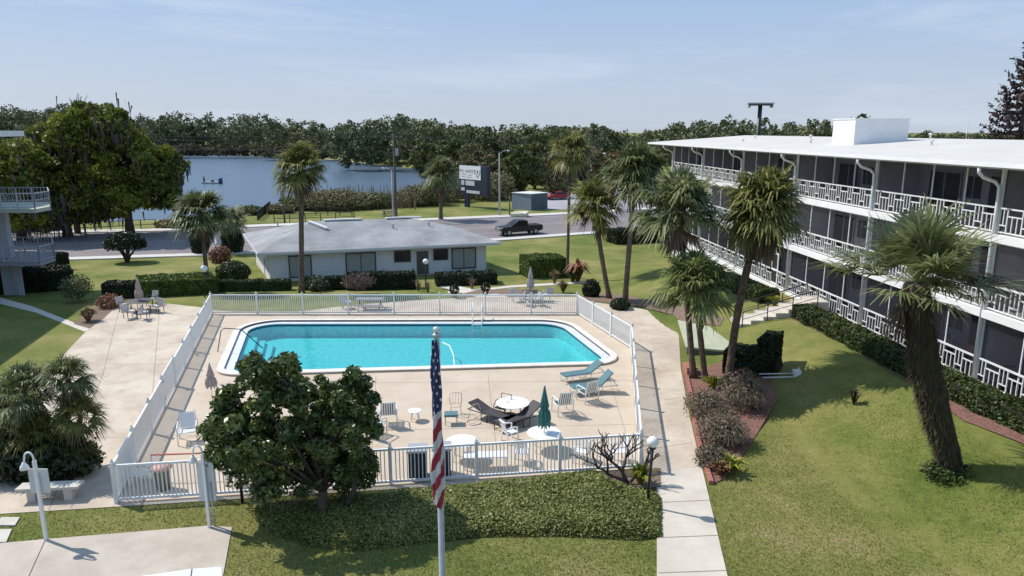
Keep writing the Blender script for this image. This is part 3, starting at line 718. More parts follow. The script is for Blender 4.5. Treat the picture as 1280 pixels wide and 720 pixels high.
def balcony(z, D, pxs, fill, nm):
    P = [at(x, y, D+dd) for x, y, dd in pxs]
    for p_ in P: p_.z = z
    M = Matrix.Rotation(-lang, 4, 'Z')@Matrix.Translation(-lo)
    Q = [M@p_ for p_ in P]
    f = MB().prism(Q, z-.28, z).build('balcony_floor', fill, lb)
    m_ = MB(); n_ = len(Q)
    for i in range(n_-1):
        a, b = Q[i], Q[i+1]
        m_.bar(a+Vector((0, 0, 1.12)), b+Vector((0, 0, 1.12)), .06, .06); m_.bar(a+Vector((0, 0, .12)), b+Vector((0, 0, .12)), .05)
        L_ = (b-a).length; k = max(1, int(L_/1.1))
        for j in range(k+1):
            c = a.lerp(b, j/k); m_.bar(c, c+Vector((0, 0, 1.14)), .08)
        m_.bar(a+Vector((0, 0, .62)), b+Vector((0, 0, .62)), .035)
        for j in range(int(L_/.28)): c = a.lerp(b, j*.28/L_); m_.bar(c+Vector((0, 0, .1)), c+Vector((0, 0, 1.1)), .025)
    m_.build('balcony_railing', LW, lb)
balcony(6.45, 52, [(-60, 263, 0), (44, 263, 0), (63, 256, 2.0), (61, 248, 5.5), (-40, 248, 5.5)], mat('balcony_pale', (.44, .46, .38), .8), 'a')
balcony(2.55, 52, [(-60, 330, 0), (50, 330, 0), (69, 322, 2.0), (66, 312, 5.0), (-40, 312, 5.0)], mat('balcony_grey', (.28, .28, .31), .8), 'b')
for px_ in (10, 22):
    p_ = at(px_, 330, 53.6 if px_ > 15 else 54); M = Matrix.Rotation(-lang, 4, 'Z')@Matrix.Translation(-lo); q_ = M@p_
    MB().box((q_.x, q_.y, 2.8 if px_ < 15 else .9), (.8 if px_ < 15 else .3, .8 if px_ < 15 else .3, 6.8 if px_ < 15 else 2.9)).build('column', LW, lb)

# ================================================================ vegetation
def palm_crown(seed, S=1., nf=46, low=-35, up=82, leaflets=22, droop=.5, dead=False, pet=.80, ll=1.12, wid=.10):
    rg = random.Random(seed); V_ = []; F_ = []
    for i in range(nf):
        az = rg.uniform(0, 2*PI); el = R(low+(up-low)*((i+.5)/nf)**.8) if not dead else R(rg.uniform(-85, -48))
        pl_ = pet*S*rg.uniform(.5, 1.25); d = Vector((math.cos(az)*math.cos(el), math.sin(az)*math.cos(el), math.sin(el)))
        side = Vector((-math.sin(az), math.cos(az), 0)); upv = side.cross(d)*-1
        if upv.z < 0: upv = -upv
        tip = d*pl_+Vector((0, 0, -.10*pl_)); tw = rg.uniform(-.35, .35)
        side2 = (side*math.cos(tw)+upv*math.sin(tw)).normalized(); up2 = d.cross(side2)
        if up2.z < 0: up2 = -up2
        n0 = len(V_)   # petiole
        w = .022*S
        V_ += [side2*w, -side2*w, tip-side2*w, tip+side2*w]; F_.append((n0, n0+1, n0+2, n0+3))
        fa = R(rg.uniform(68, 100)); lv = rg.uniform(.8, 1.15)
        for k in range(leaflets):
            t = (k+.5)/leaflets*2-1; th = fa*t
            L_ = ll*S*lv*(1-.32*abs(t)**1.6)*rg.uniform(.72, 1.12)
            cup = .22*(1-abs(t))
            dd = (d*math.cos(th)+side2*math.sin(th)+up2*(.12+rg.uniform(-.09, .09))).normalized()
            b0 = tip-d*.05*S; m1 = b0+dd*L_*.55+Vector((0, 0, -droop*.14*L_)); e1 = b0+dd*L_*.93+Vector((0, 0, -droop*rg.uniform(.35, 1.35)*L_))
            pn = dd.cross(up2).normalized()*wid*S*.5*(1.0)
            n0 = len(V_)
            V_ += [b0-pn*.35, b0+pn*.35, m1+pn, m1-pn, e1+pn*.12, e1-pn*.12]
            F_ += [(n0, n0+1, n0+2, n0+3), (n0+3, n0+2, n0+4, n0+5)]
    return np.array([tuple(v) for v in V_]), np.array(F_)
def merge(parts):
    Vs = []; Fs = []; n = 0
    for v, f in parts: Vs.append(v); Fs.append(f+n); n += len(v)
    return np.concatenate(Vs), np.concatenate(Fs)
def palm(label, base, crown_px, rpx, seed, group='palm trees round the pool', m=palm_leaf, tr=.17, D=None, nf=52, deadn=10, boots=True, bend=.0, ll=1., low=-42, wid=.072, bm=None, name='palm_tree', dd=0.):
    b = G(*base) if len(base) == 2 else Vector(base)
    c = at(crown_px[0], crown_px[1], b.y+dd)
    S = rpx/FPX*(b.y+dd)/1.62; nf = int(nf*1.3)
    t = thing(name, label, 'palm tree', b, 0, group)
    top = c-b+Vector((0, 0, -.25*S)); hgt = top.z
    mid = top*.5+Vector((bend, 0, 0))
    pts = []; rs = []; n = 14
    for i in range(n+1):
        u = i/n; p = Vector((0, 0, 0))*(1-u)**2+(mid*2-top*.5)*2*u*(1-u)+top*u*u
        pts.append(Vector((p.x, p.y, p.z-.1*(i == 0)))); rs.append(tr*(1.35 if i == 0 else 1.1 if i == 1 else 1.0-.12*u)*(1+.04*math.sin(i*2.3)))
    MB().tube(pts, rs, 12).build('trunk', bm or palmbark, t)
    if boots:
        m_ = MB(); rg = random.Random(seed)
        for k in range(46):
            h = rg.uniform(.0, 1.0)**1.5*min(2.2, hgt*.5); az = rg.uniform(0, 2*PI); q = top+Vector((math.cos(az)*tr*.85, math.sin(az)*tr*.85, -h))
            q.x -= (top.x-mid.x)/max(hgt*.5, .5)*h; q.y -= (top.y-mid.y)/max(hgt*.5, .5)*h
            m_.bar(q, q+Vector((math.cos(az)*.16, math.sin(az)*.16, .24))*S**.5, .07*S**.5, .03)
        m_.build('leaf_bases', palmbark, t)
    V1, F1 = palm_crown(seed, S, nf, low=low, ll=ll*1.05, wid=wid); V1 = V1+np.array(top+Vector((0, 0, .05*S)))
    npmesh('crown', V1, F1, m, t)
    if deadn:
        V2, F2 = palm_crown(seed+99, S*.85, deadn, dead=True, leaflets=14, ll=ll*.9); V2 = V2+np.array(top)
        npmesh('dead_fronds', V2, F2, dead_leaf, t)
    return t
palm_bright = leafmat('palm_leaf_bright', [(.06, .09, .025), (.15, .19, .055), (.25, .28, .10), (.40, .40, .20)], .45, .3, 1.1)
palm('sabal palm behind the left hedge, its trunk beside a white globe lamp', (261, 366), (250, 262), 40, 1, ll=1.05)
palm('greyish low palm just right of the sabal palm by the globe lamp', (283, 316), (288, 272), 26, 2, m=palm_leaf_b, tr=.2, deadn=20, nf=34)
palm('tall straight palm rising in front of the house roof', (377, 366), (376, 204), 40, 3, m=palm_leaf_y, tr=.21, nf=56, deadn=16)
palm('palm across the road standing in front of the roadside sign board', (551, 275), (551, 214), 27, 4, tr=.3)
palm('very slender tall palm with a small brownish crown right of the house', (709, 347), (713, 184), 33, 5, m=palm_leaf_y, tr=.14, deadn=22, nf=36)
palm('shorter leaning palm with a yellow green crown, left of a pair above the mulch bed', (762, 374), (744, 250), 42, 6, m=palm_leaf_y, tr=.18, deadn=14, bend=-.1)
palm('taller palm of the pair above the mulch bed, with a dark spiky crown', (781, 379), (794, 210), 50, 7, tr=.19, nf=60, deadn=8)
palm('tall palm with a wide crown on the left twin trunk beside the walk', (867, 474), (850, 256), 66, 8, tr=.155, nf=58, deadn=5, low=-28)
palm('low palm with a full crown on the right twin trunk beside the walk', (882, 478), (869, 352), 58, 9, tr=.15, nf=56, deadn=3, low=-35, m=palm_bright, dd=-1.3)
palm('leaning palm over the dark clipped hedge with a broad crown', (911, 476), (956, 250), 68, 10, m=palm_leaf_y, tr=.19, nf=66, deadn=22, bend=-.25)
palm('distant palm top rising above the scrub beyond the road', (742, 232), (742, 160), 11, 14, group='palm trees beyond the road', tr=.3, nf=30, deadn=4)
palm('palm with a drooping crown beyond the road at the parking lot', (764, 262), (766, 215), 18, 15, group='palm trees beyond the road', tr=.3, nf=34, deadn=10)
# big fan palm with a shaggy trunk
bb = G(1192, 588); cc_ = at(1146, 348, bb.y+.4)
t10 = thing('fan_palm', 'large fan palm with a thick shaggy leaning trunk on the right lawn', 'palm tree', bb)
top = cc_-bb+Vector((0, 0, -.15)); pts = []; rs = []
for i in range(13):
    u = i/12; pts.append(Vector((top.x*u+.22*math.sin(u*PI)*-1, top.y*u, top.z*u-.15*(i == 0)))); rs.append(.34+.08*math.sin(min(1, u*1.1)*PI)+.03*u)
MB().tube(pts, rs, 16).build('trunk', darkbark, t10)
rg = np.random.default_rng(7); nS = 8000; uu = rg.uniform(0, 1, nS)**.85; az = rg.uniform(0, 2*PI, nS)
pc = np.array([[np.interp(u, np.linspace(0, 1, 13), [p[k] for p in pts]) for k in range(3)] for u in uu]); rr = np.interp(uu, np.linspace(0, 1, 13), rs)
outd = np.stack([np.cos(az), np.sin(az), np.zeros(nS)], 1); P0 = pc+outd*(rr*.93)[:, None]
ln = rg.uniform(.25, .6, nS)*np.interp(uu, [0, .25, .6, 1], [.5, .55, .6, .7]); P1 = P0+outd*(.2*ln/.5)[:, None]*rg.uniform(.2, 1.7, nS)[:, None]+np.array([0, 0, -1])*ln[:, None]
sd_ = np.stack([-np.sin(az), np.cos(az), np.zeros(nS)], 1)*.022
Vq = np.stack([P0-sd_, P0+sd_, P1+sd_*.3, P1-sd_*.3], 1).reshape(-1, 3); npmesh('hanging_fibre', Vq, np.arange(4*nS).reshape(nS, 4), leafmat('old_frond', [(.03, .022, .014), (.075, .05, .03), (.06, .06, .025), (.14, .10, .06)], .9, .1, 2), t10)
V1, F1 = palm_crown(31, 1.42, 46, low=-14, up=80, leaflets=30, droop=.26, pet=1.15, ll=1.2, wid=.055); npmesh('crown', V1+np.array(top), F1, palm_leaf_b, t10)
V1, F1 = palm_crown(37, 1.1, 7, dead=True, leaflets=22, ll=.9, wid=.05); npmesh('dead_fronds', V1+np.array(top), F1, dead_leaf, t10)
# one long dead frond reaching right
m_ = MB(); rgg = random.Random(4)
f0 = top+Vector((.2, 0, .1))
for b in range(3):
    d = Vector((1.0, -.25+.2*b, -.06+.08*b)).normalized(); pt = f0+d*1.15
    m_.tube([f0, f0+d*.6+Vector((0, 0, .06)), pt], [.03, .025, .02], 5)
    for k in range(34):
        th = R(rgg.uniform(-38, 38)); L_ = rgg.uniform(1.0, 1.7); dd = Vector((d.x*math.cos(th)-d.y*math.sin(th), d.x*math.sin(th)+d.y*math.cos(th), rgg.uniform(-.18, .16)))
        m_.tube([pt, pt+dd*L_*.6, pt+dd*L_+Vector((0, 0, -.18))], [.014, .012, .004], 3, cap=False)
m_.build('brown_frond', leafmat('brown_frond', [(.14, .07, .05), (.24, .13, .09), (.34, .22, .15)], .8, .2, 3), t10)

# generic broadleaf tree
def tree(label, cat, base, crown_c, Rr, nclump, cr_, nleaf, ls, m, seed, group=None, name='tree', trunk_r=.2, limbs=6, bark=None, core=True, squash=.75, low=-.35, trunk_pts=None, elong=1.5, extra=None):
    b = Vector(base); t = thing(name, label, cat, b, 0, group); c = Vector(crown_c)-b
    o, cc = tree_mesh(t, c, Rr, nclump, cr_, nleaf, ls, m, seed, squash=squash, low=low, elong=elong)
    rg = random.Random(seed); m_ = MB(); fork = Vector((c.x*.5, c.y*.5, max(.3, (c.z-Rr[2]*.45))))
    m_.tube([Vector((0, 0, -.1)), fork*.5+Vector((trunk_r*.3, 0, 0)), fork], [trunk_r*1.3, trunk_r, trunk_r*.85], 8)
    idx = rg.sample(range(len(cc)), min(limbs, len(cc)))
    for i in idx:
        e = Vector(cc[i]); q = fork.lerp(e, .5)+Vector((rg.uniform(-.2, .2), rg.uniform(-.2, .2), .12*Rr[2]))
        m_.tube([fork, q, e], [trunk_r*.6, trunk_r*.4, trunk_r*.15], 6)
    m_.build('trunk', bark or barkm, t)
    return t, cc
# magnolia-like tree in front of the fence: three lobes
mg = thing('tree', 'dark glossy leaved tree in front of the near pool fence, left of the flagpole', 'tree', G(402, 650))
mo = mg.location.copy(); Dm = mo.y
lob = [((322, 520), 62, 70, 70), ((430, 535), 46, 72, 60), ((378, 510), 56, 42, 60), ((340, 462), 30, 26, 30), ((285, 540), 34, 44, 40), ((392, 575), 56, 30, 46), ((318, 572), 46, 32, 44), ((448, 500), 30, 38, 34), ((440, 590), 30, 26, 30), ((360, 600), 44, 20, 40), ((300, 545), 40, 40, 44), ((420, 560), 46, 44, 44), ((350, 580), 40, 20, 36)]
PP = []; NN = []; rg = np.random.default_rng(12); CCs = []
for k, (q, rx, rz_, ry) in enumerate(lob):
    c = at(q[0], q[1], Dm+((k % 3)-1)*.6+.5)-mo; s = Dm/FPX
    P, nr, cc = clump_pts(c, (rx*s, ry*s, rz_*s), int(10+rx*ry/90), .30, int(600+rx*rz_*1.15), rg, .8, -.9); PP.append(P); NN.append(nr); CCs.append(cc)
P = np.concatenate(PP); quads_from(P, np.concatenate(NN), .12, rg, 1.9, mg, 'crown', mag_leaf, .5)
m_ = MB(); rgg = random.Random(2); fk = Vector((.1, 0, 1.0)); m_.tube([(0, 0, -.1), (.05, 0, .5), fk], [.2, .16, .14], 8)
allc = np.concatenate(CCs)
for k in range(26):
    e = Vector(allc[rgg.randrange(len(allc))]); m_.tube([fk, fk.lerp(e, .5)+Vector((0, 0, .15)), e], [.07, .045, .012], 5)
m_.tube([(.55, .3, -.1), (1.0, .3, .9), (1.1, .4, 2.0)], [.12, .09, .05], 7)
m_.build('trunk', darkbark, mg)

# hedges: leaves over a solid core, its near-black colour standing for inner shade
def hedge(label, pts, h, w, m, n, ls=.09, seed=1, z=None, up=0., round_=.12, group=None, cat='hedge', name='clipped_hedge', den=None):
    pts = [Vector(p) for p in pts]; o0 = pts[0].copy(); t = thing(name, label, cat, o0, 0, group); rg = np.random.default_rng(seed)
    core = MB(); PPs = []; NNs = []; tot = sum((pts[i+1]-pts[i]).length for i in range(len(pts)-1))
    for i in range(len(pts)-1):
        a, b = pts[i]-o0, pts[i+1]-o0; d = b-a; l = d.length; dn = d.normalized(); nn = Vector((-dn.y, dn.x, 0)).normalized()
        c = (a+b)/2; M = Matrix((dn, nn, dn.cross(nn))).transposed()
        core.box(c+Vector((0, 0, (h-.08)/2)), (l, w-.14, h-.08), m=M)
        k = int(n*l/tot); s = rg.uniform(0, l, k); per = rg.uniform(0, 1, k)*(2*h+w)
        y = np.where(per < h, -w/2, np.where(per < h+w, -w/2+(per-h), w/2)); zz = np.where(per < h, per, np.where(per < h+w, h, h-(per-h-w)))
        nr = np.stack([np.zeros(k), np.where(per < h, -1., np.where(per < h+w, 0, 1.)), np.where((per < h) | (per > h+w), .15, 1.)], 1)
        # bumpy, rounded shoulders
        wob = .05*np.sin(s*2.3+y*3)+.04*np.sin(s*5.1+zz*4)+rg.normal(0, .025, k)
        yy = y+np.sign(y)*wob-np.sign(y)*round_*ss(h-.35, h, zz)*.8; zz = zz+np.where((per >= h) & (per <= h+w), wob-round_*(np.abs(y)/(w/2))**3*.6, 0)
        Pp = np.array(a)[None]+np.outer(s, np.array(dn))+np.outer(yy, np.array(nn)); Pp[:, 2] += zz
        PPs.append(Pp); NNs.append(np.outer(nr[:, 1], np.array(nn))+np.outer(nr[:, 2], [0, 0, 1]))
    if len(pts) > 1:
        for e, sgn in ((pts[0]-o0, -1), (pts[-1]-o0, 1)):
            d = ((pts[1]-pts[0]) if sgn < 0 else (pts[-1]-pts[-2])).normalized(); nn = Vector((-d.y, d.x, 0)); k = int(n*w/tot*.8)+40
            a_ = rg.uniform(-w/2, w/2, k); z_ = rg.uniform(0, h, k); Pp = np.array(e)[None]+np.outer(a_, np.array(nn))+np.outer(rg.normal(.02, .03, k), np.array(d)*sgn); Pp[:, 2] += z_; PPs.append(Pp); NNs.append(np.tile(np.array(d)*sgn, (k, 1)))
    core.build('shade_core', mat('hedge_core', (.012, .015, .007), .95), t)
    quads_from(np.concatenate(PPs), np.concatenate(NNs), ls, rg, 1.5, t, 'foliage', m, .55)
    return t
def GP(*a): return [G(*p) for p in a]
hedge('long clipped hedge with a lime green top behind the left patio table', GP((176, 370), (268, 365)), 1.35, 3.2, lime_leaf, 16000, .12, 3)
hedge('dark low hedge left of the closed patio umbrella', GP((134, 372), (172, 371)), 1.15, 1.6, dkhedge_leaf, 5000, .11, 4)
hedge('low clipped hedge in front of the left end of the house', GP((272, 364), (362, 362.5)), .85, 1.1, hedge_leaf, 9000, .10, 5)
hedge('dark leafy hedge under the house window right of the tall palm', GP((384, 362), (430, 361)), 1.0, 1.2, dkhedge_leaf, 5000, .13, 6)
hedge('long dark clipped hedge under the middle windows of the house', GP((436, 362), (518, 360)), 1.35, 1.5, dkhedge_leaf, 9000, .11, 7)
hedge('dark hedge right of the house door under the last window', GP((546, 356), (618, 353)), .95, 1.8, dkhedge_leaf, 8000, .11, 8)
hedge('big boxy bright green hedge on the lawn right of the house', GP((656, 345), (700, 343)), 1.75, 3.0, lime_leaf, 11000, .13, 9)
hb = [(1003, 397), (1060, 425), (1130, 462), (1200, 498), (1280, 535), (1400, 590)]
hedge('long green hedge along the ground floor of the apartment building', GP(*hb), .78, 1.25, hedge_leaf, 36000, .10, 10)
hedge('low green hedge along the building beyond the steps', GP((905, 355), (935, 368), (960, 378)), .8, 1.4, hedge_leaf, 6000, .12, 11)
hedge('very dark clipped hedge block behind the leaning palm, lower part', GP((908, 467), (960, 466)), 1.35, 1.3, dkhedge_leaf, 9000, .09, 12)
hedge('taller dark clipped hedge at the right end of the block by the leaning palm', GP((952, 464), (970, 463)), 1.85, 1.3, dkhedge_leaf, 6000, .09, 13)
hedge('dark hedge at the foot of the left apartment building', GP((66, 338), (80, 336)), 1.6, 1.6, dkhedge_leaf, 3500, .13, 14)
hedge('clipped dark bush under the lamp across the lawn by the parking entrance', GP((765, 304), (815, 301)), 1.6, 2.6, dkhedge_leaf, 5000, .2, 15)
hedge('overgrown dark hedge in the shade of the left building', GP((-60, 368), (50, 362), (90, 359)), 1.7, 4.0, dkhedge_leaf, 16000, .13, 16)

def bush(label, base, rx, rz_, m, n, ls, seed, ry=None, cz=None, group=None, cat='bush', name='bush', stem=None, squash=None, nclump=None, ball=True, core=True, flop=.5):
    b = G(*base) if len(base) == 2 else Vector(base); s = b.y/FPX; rx *= s; rz_ *= s; ry = rx if ry is None else ry*s; cz = rz_*.85 if cz is None else cz*s
    t = thing(name, label, cat, b, 0, group); rg = np.random.default_rng(seed)
    u = rg.normal(size=(n, 3)); u /= np.linalg.norm(u, axis=1, keepdims=True); k = 1+.05*np.sin(u[:, :1]*9+u[:, 2:]*7)+rg.normal(0, .035, (n, 1))
    if not ball: k = k*rg.uniform(.5, 1.12, (n, 1))
    P = u*k*np.array([rx, ry, rz_])+np.array([0, 0, cz]); keep = P[:, 2] > 0; quads_from(P[keep], u[keep], ls, rg, 1.5, t, 'foliage', m, flop)
    if core: MB().ball((0, 0, cz), 1, 1, 12).build('shade_core', mat('hedge_core', (.012, .015, .007), .95), t).data.transform(Matrix.Translation((0, 0, cz))@Matrix.Diagonal((rx*.88, ry*.88, rz_*.88, 1))@Matrix.Translation((0, 0, -cz)))  # solid ball inside, shade among the leaves put into its near-black colour
    return t
bush('round clipped dark green bush at the left corner of the house', (292, 352), 20, 14, hedge_leaf, 3600, .12, 21)
bush('tall egg shaped clipped shrub left of the sabal palm trunk', (251, 317), 11, 16, dkhedge_leaf, 2500, .15, 22)
bush('tall cylindrical dark shrub by the road end of the house', (292, 316), 13, 16, dkhedge_leaf, 2500, .15, 23)
bush('round near black bush beside the pair of palms', (739, 371), 11, 12, dkhedge_leaf, 2600, .11, 24)
bush('small dark bush at the corner of the right mulch bed', (775, 386), 12, 7, dkhedge_leaf, 1500, .12, 25)
# topiary tree on the lawn
tp = thing('topiary_tree', 'small umbrella shaped clipped tree with a forked trunk near the road', 'tree', G(159, 328)); s = tp.location.y/FPX
rg = np.random.default_rng(30); n = 7000; u = rg.normal(size=(n, 3)); u /= np.linalg.norm(u, axis=1, keepdims=True); u[:, 2] = np.where(u[:, 2] < -.25, -u[:, 2], u[:, 2])
kk = rg.uniform(.86, 1.03, (n, 1)); P = u*kk*np.array([24*s, 22*s, 17*s])+np.array([0, 0, 22*s]); P[:, 2] = np.maximum(P[:, 2], 17*s+rg.uniform(-.1, .7, n)); quads_from(P, u, .17, rg, 1.4, tp, 'crown', dkhedge_leaf, .55)
m_ = MB()
for e in ((-15, 5, 22), (-8, -6, 24), (2, 6, 26), (9, -4, 24), (14, 5, 21), (-11, 9, 20), (6, -9, 22)):
    m_.tube([(0, 0, -.1), (e[0]*.25*s, e[1]*.25*s, 8*s), (e[0]*s, e[1]*s, e[2]*s)], [.2, .13, .05], 6)
m_.build('trunk', darkbark, tp)
# red-leaved topiary column and grasses
def spiky(label, base, rpx, hpx, n, m, seed, cat='plant', name='spiky_plant', wid=.05, spread=.9, group=None, droop=.35, mats2=None):
    b = G(*base); s = b.y/FPX; t = thing(name, label, cat, b, 0, group); rg = random.Random(seed); V_ = []; F_ = []
    for i in range(n):
        az = rg.uniform(0, 2*PI); sp_ = rg.uniform(.1, spread); L_ = hpx*s*rg.uniform(.65, 1.1); r_ = rpx*s*sp_
        o_ = Vector((math.cos(az), math.sin(az), 0)); q0 = o_*r_*.15*rg.random(); q1 = o_*r_*.6+Vector((0, 0, L_*.75)); q2 = o_*r_*1.15+Vector((0, 0, L_*(1-droop*sp_)))
        sd2 = Vector((-o_.y, o_.x, 0))*wid*.5; n0 = len(V_); V_ += [q0-sd2*.6, q0+sd2*.6, q1+sd2, q1-sd2, q2+sd2*.1, q2-sd2*.1]; F_ += [(n0, n0+1, n0+2, n0+3), (n0+3, n0+2, n0+4, n0+5)]
    npmesh('leaves', np.array([tuple(v) for v in V_]), np.array(F_), m, t)
    return t
bush('shaggy red leaved shrub between the sabal palm and the round bush', (277, 336), 13, 11, red_leaf, 1600, .16, 31, cz=17, ball=False, core=False, name='red_shrub')
spiky('tan fountain grass clump in the bed by the left patio', (111, 402), 16, 20, 420, tan_leaf, 40, name='ornamental_grass')
spiky('upright tan grass tuft in front of the boxy lawn hedge', (693, 355), 9, 20, 260, tan_leaf, 41, name='ornamental_grass')
spiky('round straw coloured grass tuft behind the far fence corner', (704, 366), 11, 17, 300, tan_leaf, 42, name='ornamental_grass')
spiky('brown bird of paradise plant with drooping leaves by the slender palm', (722, 352), 20, 32, 70, red_leaf, 43, wid=.28, droop=.7, name='broad_leaved_plant')
spiky('green leafy shrub behind the slender palm', (716, 352), 14, 20, 160, hedge_leaf, 44, wid=.18, name='leafy_plant')
bush('loose pink brown shrub standing behind the middle of the far fence', (449, 368), 20, 9, leafmat('pink_shrub', [(.10, .06, .045), (.22, .13, .10), (.30, .20, .16), (.08, .09, .04)], .7, .2, 2), 900, .13, 45, cz=17, ball=False, core=False)
bush('whitish green loose shrub in the shade left of the patio table', (98, 378), 18, 16, leafmat('pale_shrub', [(.06, .08, .03), (.14, .17, .07), (.26, .27, .16)], .6, .3, 2), 1500, .12, 46, cz=20, ball=False, core=False)
bush('red foliage clump in the bed left of the patio table', (138, 384), 16, 9, red_leaf, 900, .12, 47, ball=False, core=False)
for k, (q, lab) in enumerate((((535, 366), 'thin leafless shrub left of the house door path'), ((590, 362), 'thin leafless shrub right of the house door path'), ((523, 364), 'small leafless shrub in front of the house door'))):
    spiky(lab, q, 9, 18, 60, twig_leaf, 50+k, wid=.035, name='bare_shrub')
bush('dark leafy plant with pale blotches beside the tall palm trunk', (398, 364), 14, 10, leafmat('variegated', [(.02, .035, .015), (.05, .07, .03), (.22, .26, .18)], .5, .2, 3), 900, .14, 55, ball=False, core=False)
# right-hand bed: grey brown twiggy plants, crotons
for k, (q, r_, h_, lab) in enumerate((((885, 520), 26, 22, 'tangled grey brown shrub in the middle of the brick edged bed'), ((905, 552), 30, 26, 'wide twiggy grey shrub near the front of the brick edged bed'), ((930, 510), 30, 30, 'tall twiggy shrub on the lawn side of the brick edged bed'), ((893, 580), 20, 16, 'low grey shrub with pale blotches at the front of the brick edged bed'))):
    spiky(lab, q, r_*1.25, h_*1.5, 700, twig_leaf, 60+k, wid=.024, spread=1.1, name='bare_shrub', droop=.5)
    bush('loose brown leaved shrub '+('at the walk side', 'at the front', 'at the lawn side', 'nearest the walk corner')[k]+' of the brick edged bed', (q[0]-4, q[1]+2), r_*1.05, h_*.95, leafmat('bed_shrub', [(.06, .05, .03), (.16, .12, .08), (.25, .20, .14), (.15, .16, .06)], .8, .15, 2), 2200, .075, 70+k, ball=False, core=False)
bush('red flowering shrub at the foot of the leaning palm', (925, 488), 22, 15, leafmat('red_flower', [(.03, .03, .02), (.06, .05, .03), (.22, .03, .05), (.35, .08, .12)], .6, .2, 3), 1500, .07, 80, ball=False, core=False, name='flowering_shrub')
spiky('yellow green croton clump with red leaves at the tip of the brick edged bed', (912, 590), 26, 26, 90, yel_leaf, 81, wid=.10, name='croton')
spiky('red leaved croton at the tip of the brick edged bed', (899, 594), 20, 22, 70, red_leaf, 82, wid=.09, name='croton')
spiky('yellow green croton between the twin palm trunks and the dark hedge', (892, 489), 22, 24, 80, yel_leaf, 83, wid=.09, name='croton')
spiky('yellow green fern clump at the corner above the steps hedge', (1010, 401), 15, 15, 90, yel_leaf, 84, wid=.08, name='fern')
spiky('bright green fern clump beside the upper handrail of the steps', (968, 382), 13, 14, 90, yel_leaf, 85, wid=.08, name='fern')
spiky('yellow leaved plant in the mulch beside the thick palm trunk', (1218, 500), 12, 16, 50, yel_leaf, 86, wid=.10, name='croton')
spiky('small brown twiggy plant in the mulch along the hedge', (1222, 512), 14, 15, 90, twig_leaf, 87, wid=.03, name='bare_shrub')
spiky('yellow and red croton at the foot of the near right lamp post', (800, 606), 24, 32, 100, yel_leaf, 88, wid=.09, name='croton')
spiky('dark stubby cut plant alone on the right lawn', (1067, 506), 14, 24, 26, leafmat('stub_leaf', [(.03, .025, .02), (.08, .06, .045)], .8, .1, 3), 89, wid=.07, name='cut_back_shrub')
bush('ring of low green plants round the foot of the thick palm', (1185, 594), 34, 12, hedge_leaf, 1500, .09, 90, ry=26, ball=False, core=False, cz=3)
# bare frangipani in front of the near fence
fp = thing('bare_tree', 'leafless dark twisting small tree in front of the near fence by the lamp', 'tree', G(786, 606)); m_ = MB(); rgg = random.Random(8)
def grow(p, d, r, L_, dep):
    q = p+d*L_*.5+Vector((rgg.uniform(-.06, .06), rgg.uniform(-.06, .06), .03)); e = p+d*L_
    m_.tube([p, q, e], [r, r*.85, r*.7], 6)
    if dep == 0: return
    for k in range(2 if dep != 3 else 3):
        dd = (d+Vector((rgg.uniform(-.9, .9), rgg.uniform(-.7, .7), rgg.uniform(-.1, .6)))).normalized(); grow(e, dd, r*.68, L_*.78, dep-1)
grow(Vector((0, 0, -.05)), Vector((-.35, 0, .8)).normalized(), .085, .62, 4); grow(Vector((-.05, 0, .1)), Vector((-.9, .1, .35)).normalized(), .07, .75, 4); grow(Vector((.05, 0, .1)), Vector((.5, .1, .7)).normalized(), .06, .5, 3)
m_.build('trunk', darkbark, fp)

# ground cover bed
gc = [(308, 636), (400, 628), (500, 618), (620, 605), (745, 592), (768, 606), (800, 616), (826, 622), (828, 672), (800, 676), (700, 671), (600, 672), (530, 680), (440, 690), (380, 682), (330, 664)]
GC = [gz(*p) for p in gc]; gcp = [(p.x, p.y) for p in GC]
rg = np.random.default_rng(77); x0, y0 = np.array(gcp).min(0); x1, y1 = np.array(gcp).max(0)
Q = rg.uniform([x0, y0], [x1, y1], (230000, 2)); sdg = poly_sd(gcp, Q[:, 0], Q[:, 1]); Q = Q[sdg < 0]; sdg = sdg[sdg < 0][:]
hh = .36*(1-np.exp(sdg*5))+.03*np.sin(Q[:, 0]*3.1)*np.sin(Q[:, 1]*2.7)+rg.normal(0, .03, len(Q))
kz = rg.uniform(.75, 1, len(Q)); P = np.stack([Q[:, 0], Q[:, 1], np.maximum(.02, hh*kz)], 1); print('cover', len(P))
P = P[:85000]
gco = quads_from(P, np.tile([0, 0, 1.], (len(P), 1)), .062, rg, 1.6, None, 'ground_cover', cover_leaf, .42); tag(gco, 'low leafy ground cover filling the bed before the near fence', 'ground cover', kind='stuff')
sheet('bed_soil', gcp, .012, soil)
# grass blades on the near lawns
Q = rg.uniform([-16, 14], [19, 32], (400000, 2)); keep = np.ones(len(Q), bool)
for poly, mrg in (([(p.x, p.y) for p in PATIO], .02), ([(p.x, p.y) for p in wk], .02), ([(p.x, p.y) for p in dr], .02), (gcp, -.05), ([tuple(G(*p)[:2]) for p in BEDR], 0), ([(p.x, p.y) for p in FENCE], .03)):
    keep &= poly_sd(poly, Q[:, 0], Q[:, 1]) > mrg
keep &= (xfac(Q[:, 1])-Q[:, 0]) > 3.6
Q = Q[keep]; dist = np.hypot(Q[:, 0], Q[:, 1]); Q = Q[rg.uniform(0, 1, len(Q)) < np.clip((19/dist)**2, .2, 1)]; Q = Q[:95000]; n = len(Q); print('blades', n)
zz = tz(Q[:, 0], Q[:, 1]); B = np.stack([Q[:, 0], Q[:, 1], zz], 1); az = rg.uniform(0, 2*PI, n); w_ = .011; hgt = rg.uniform(.03, .065, n)
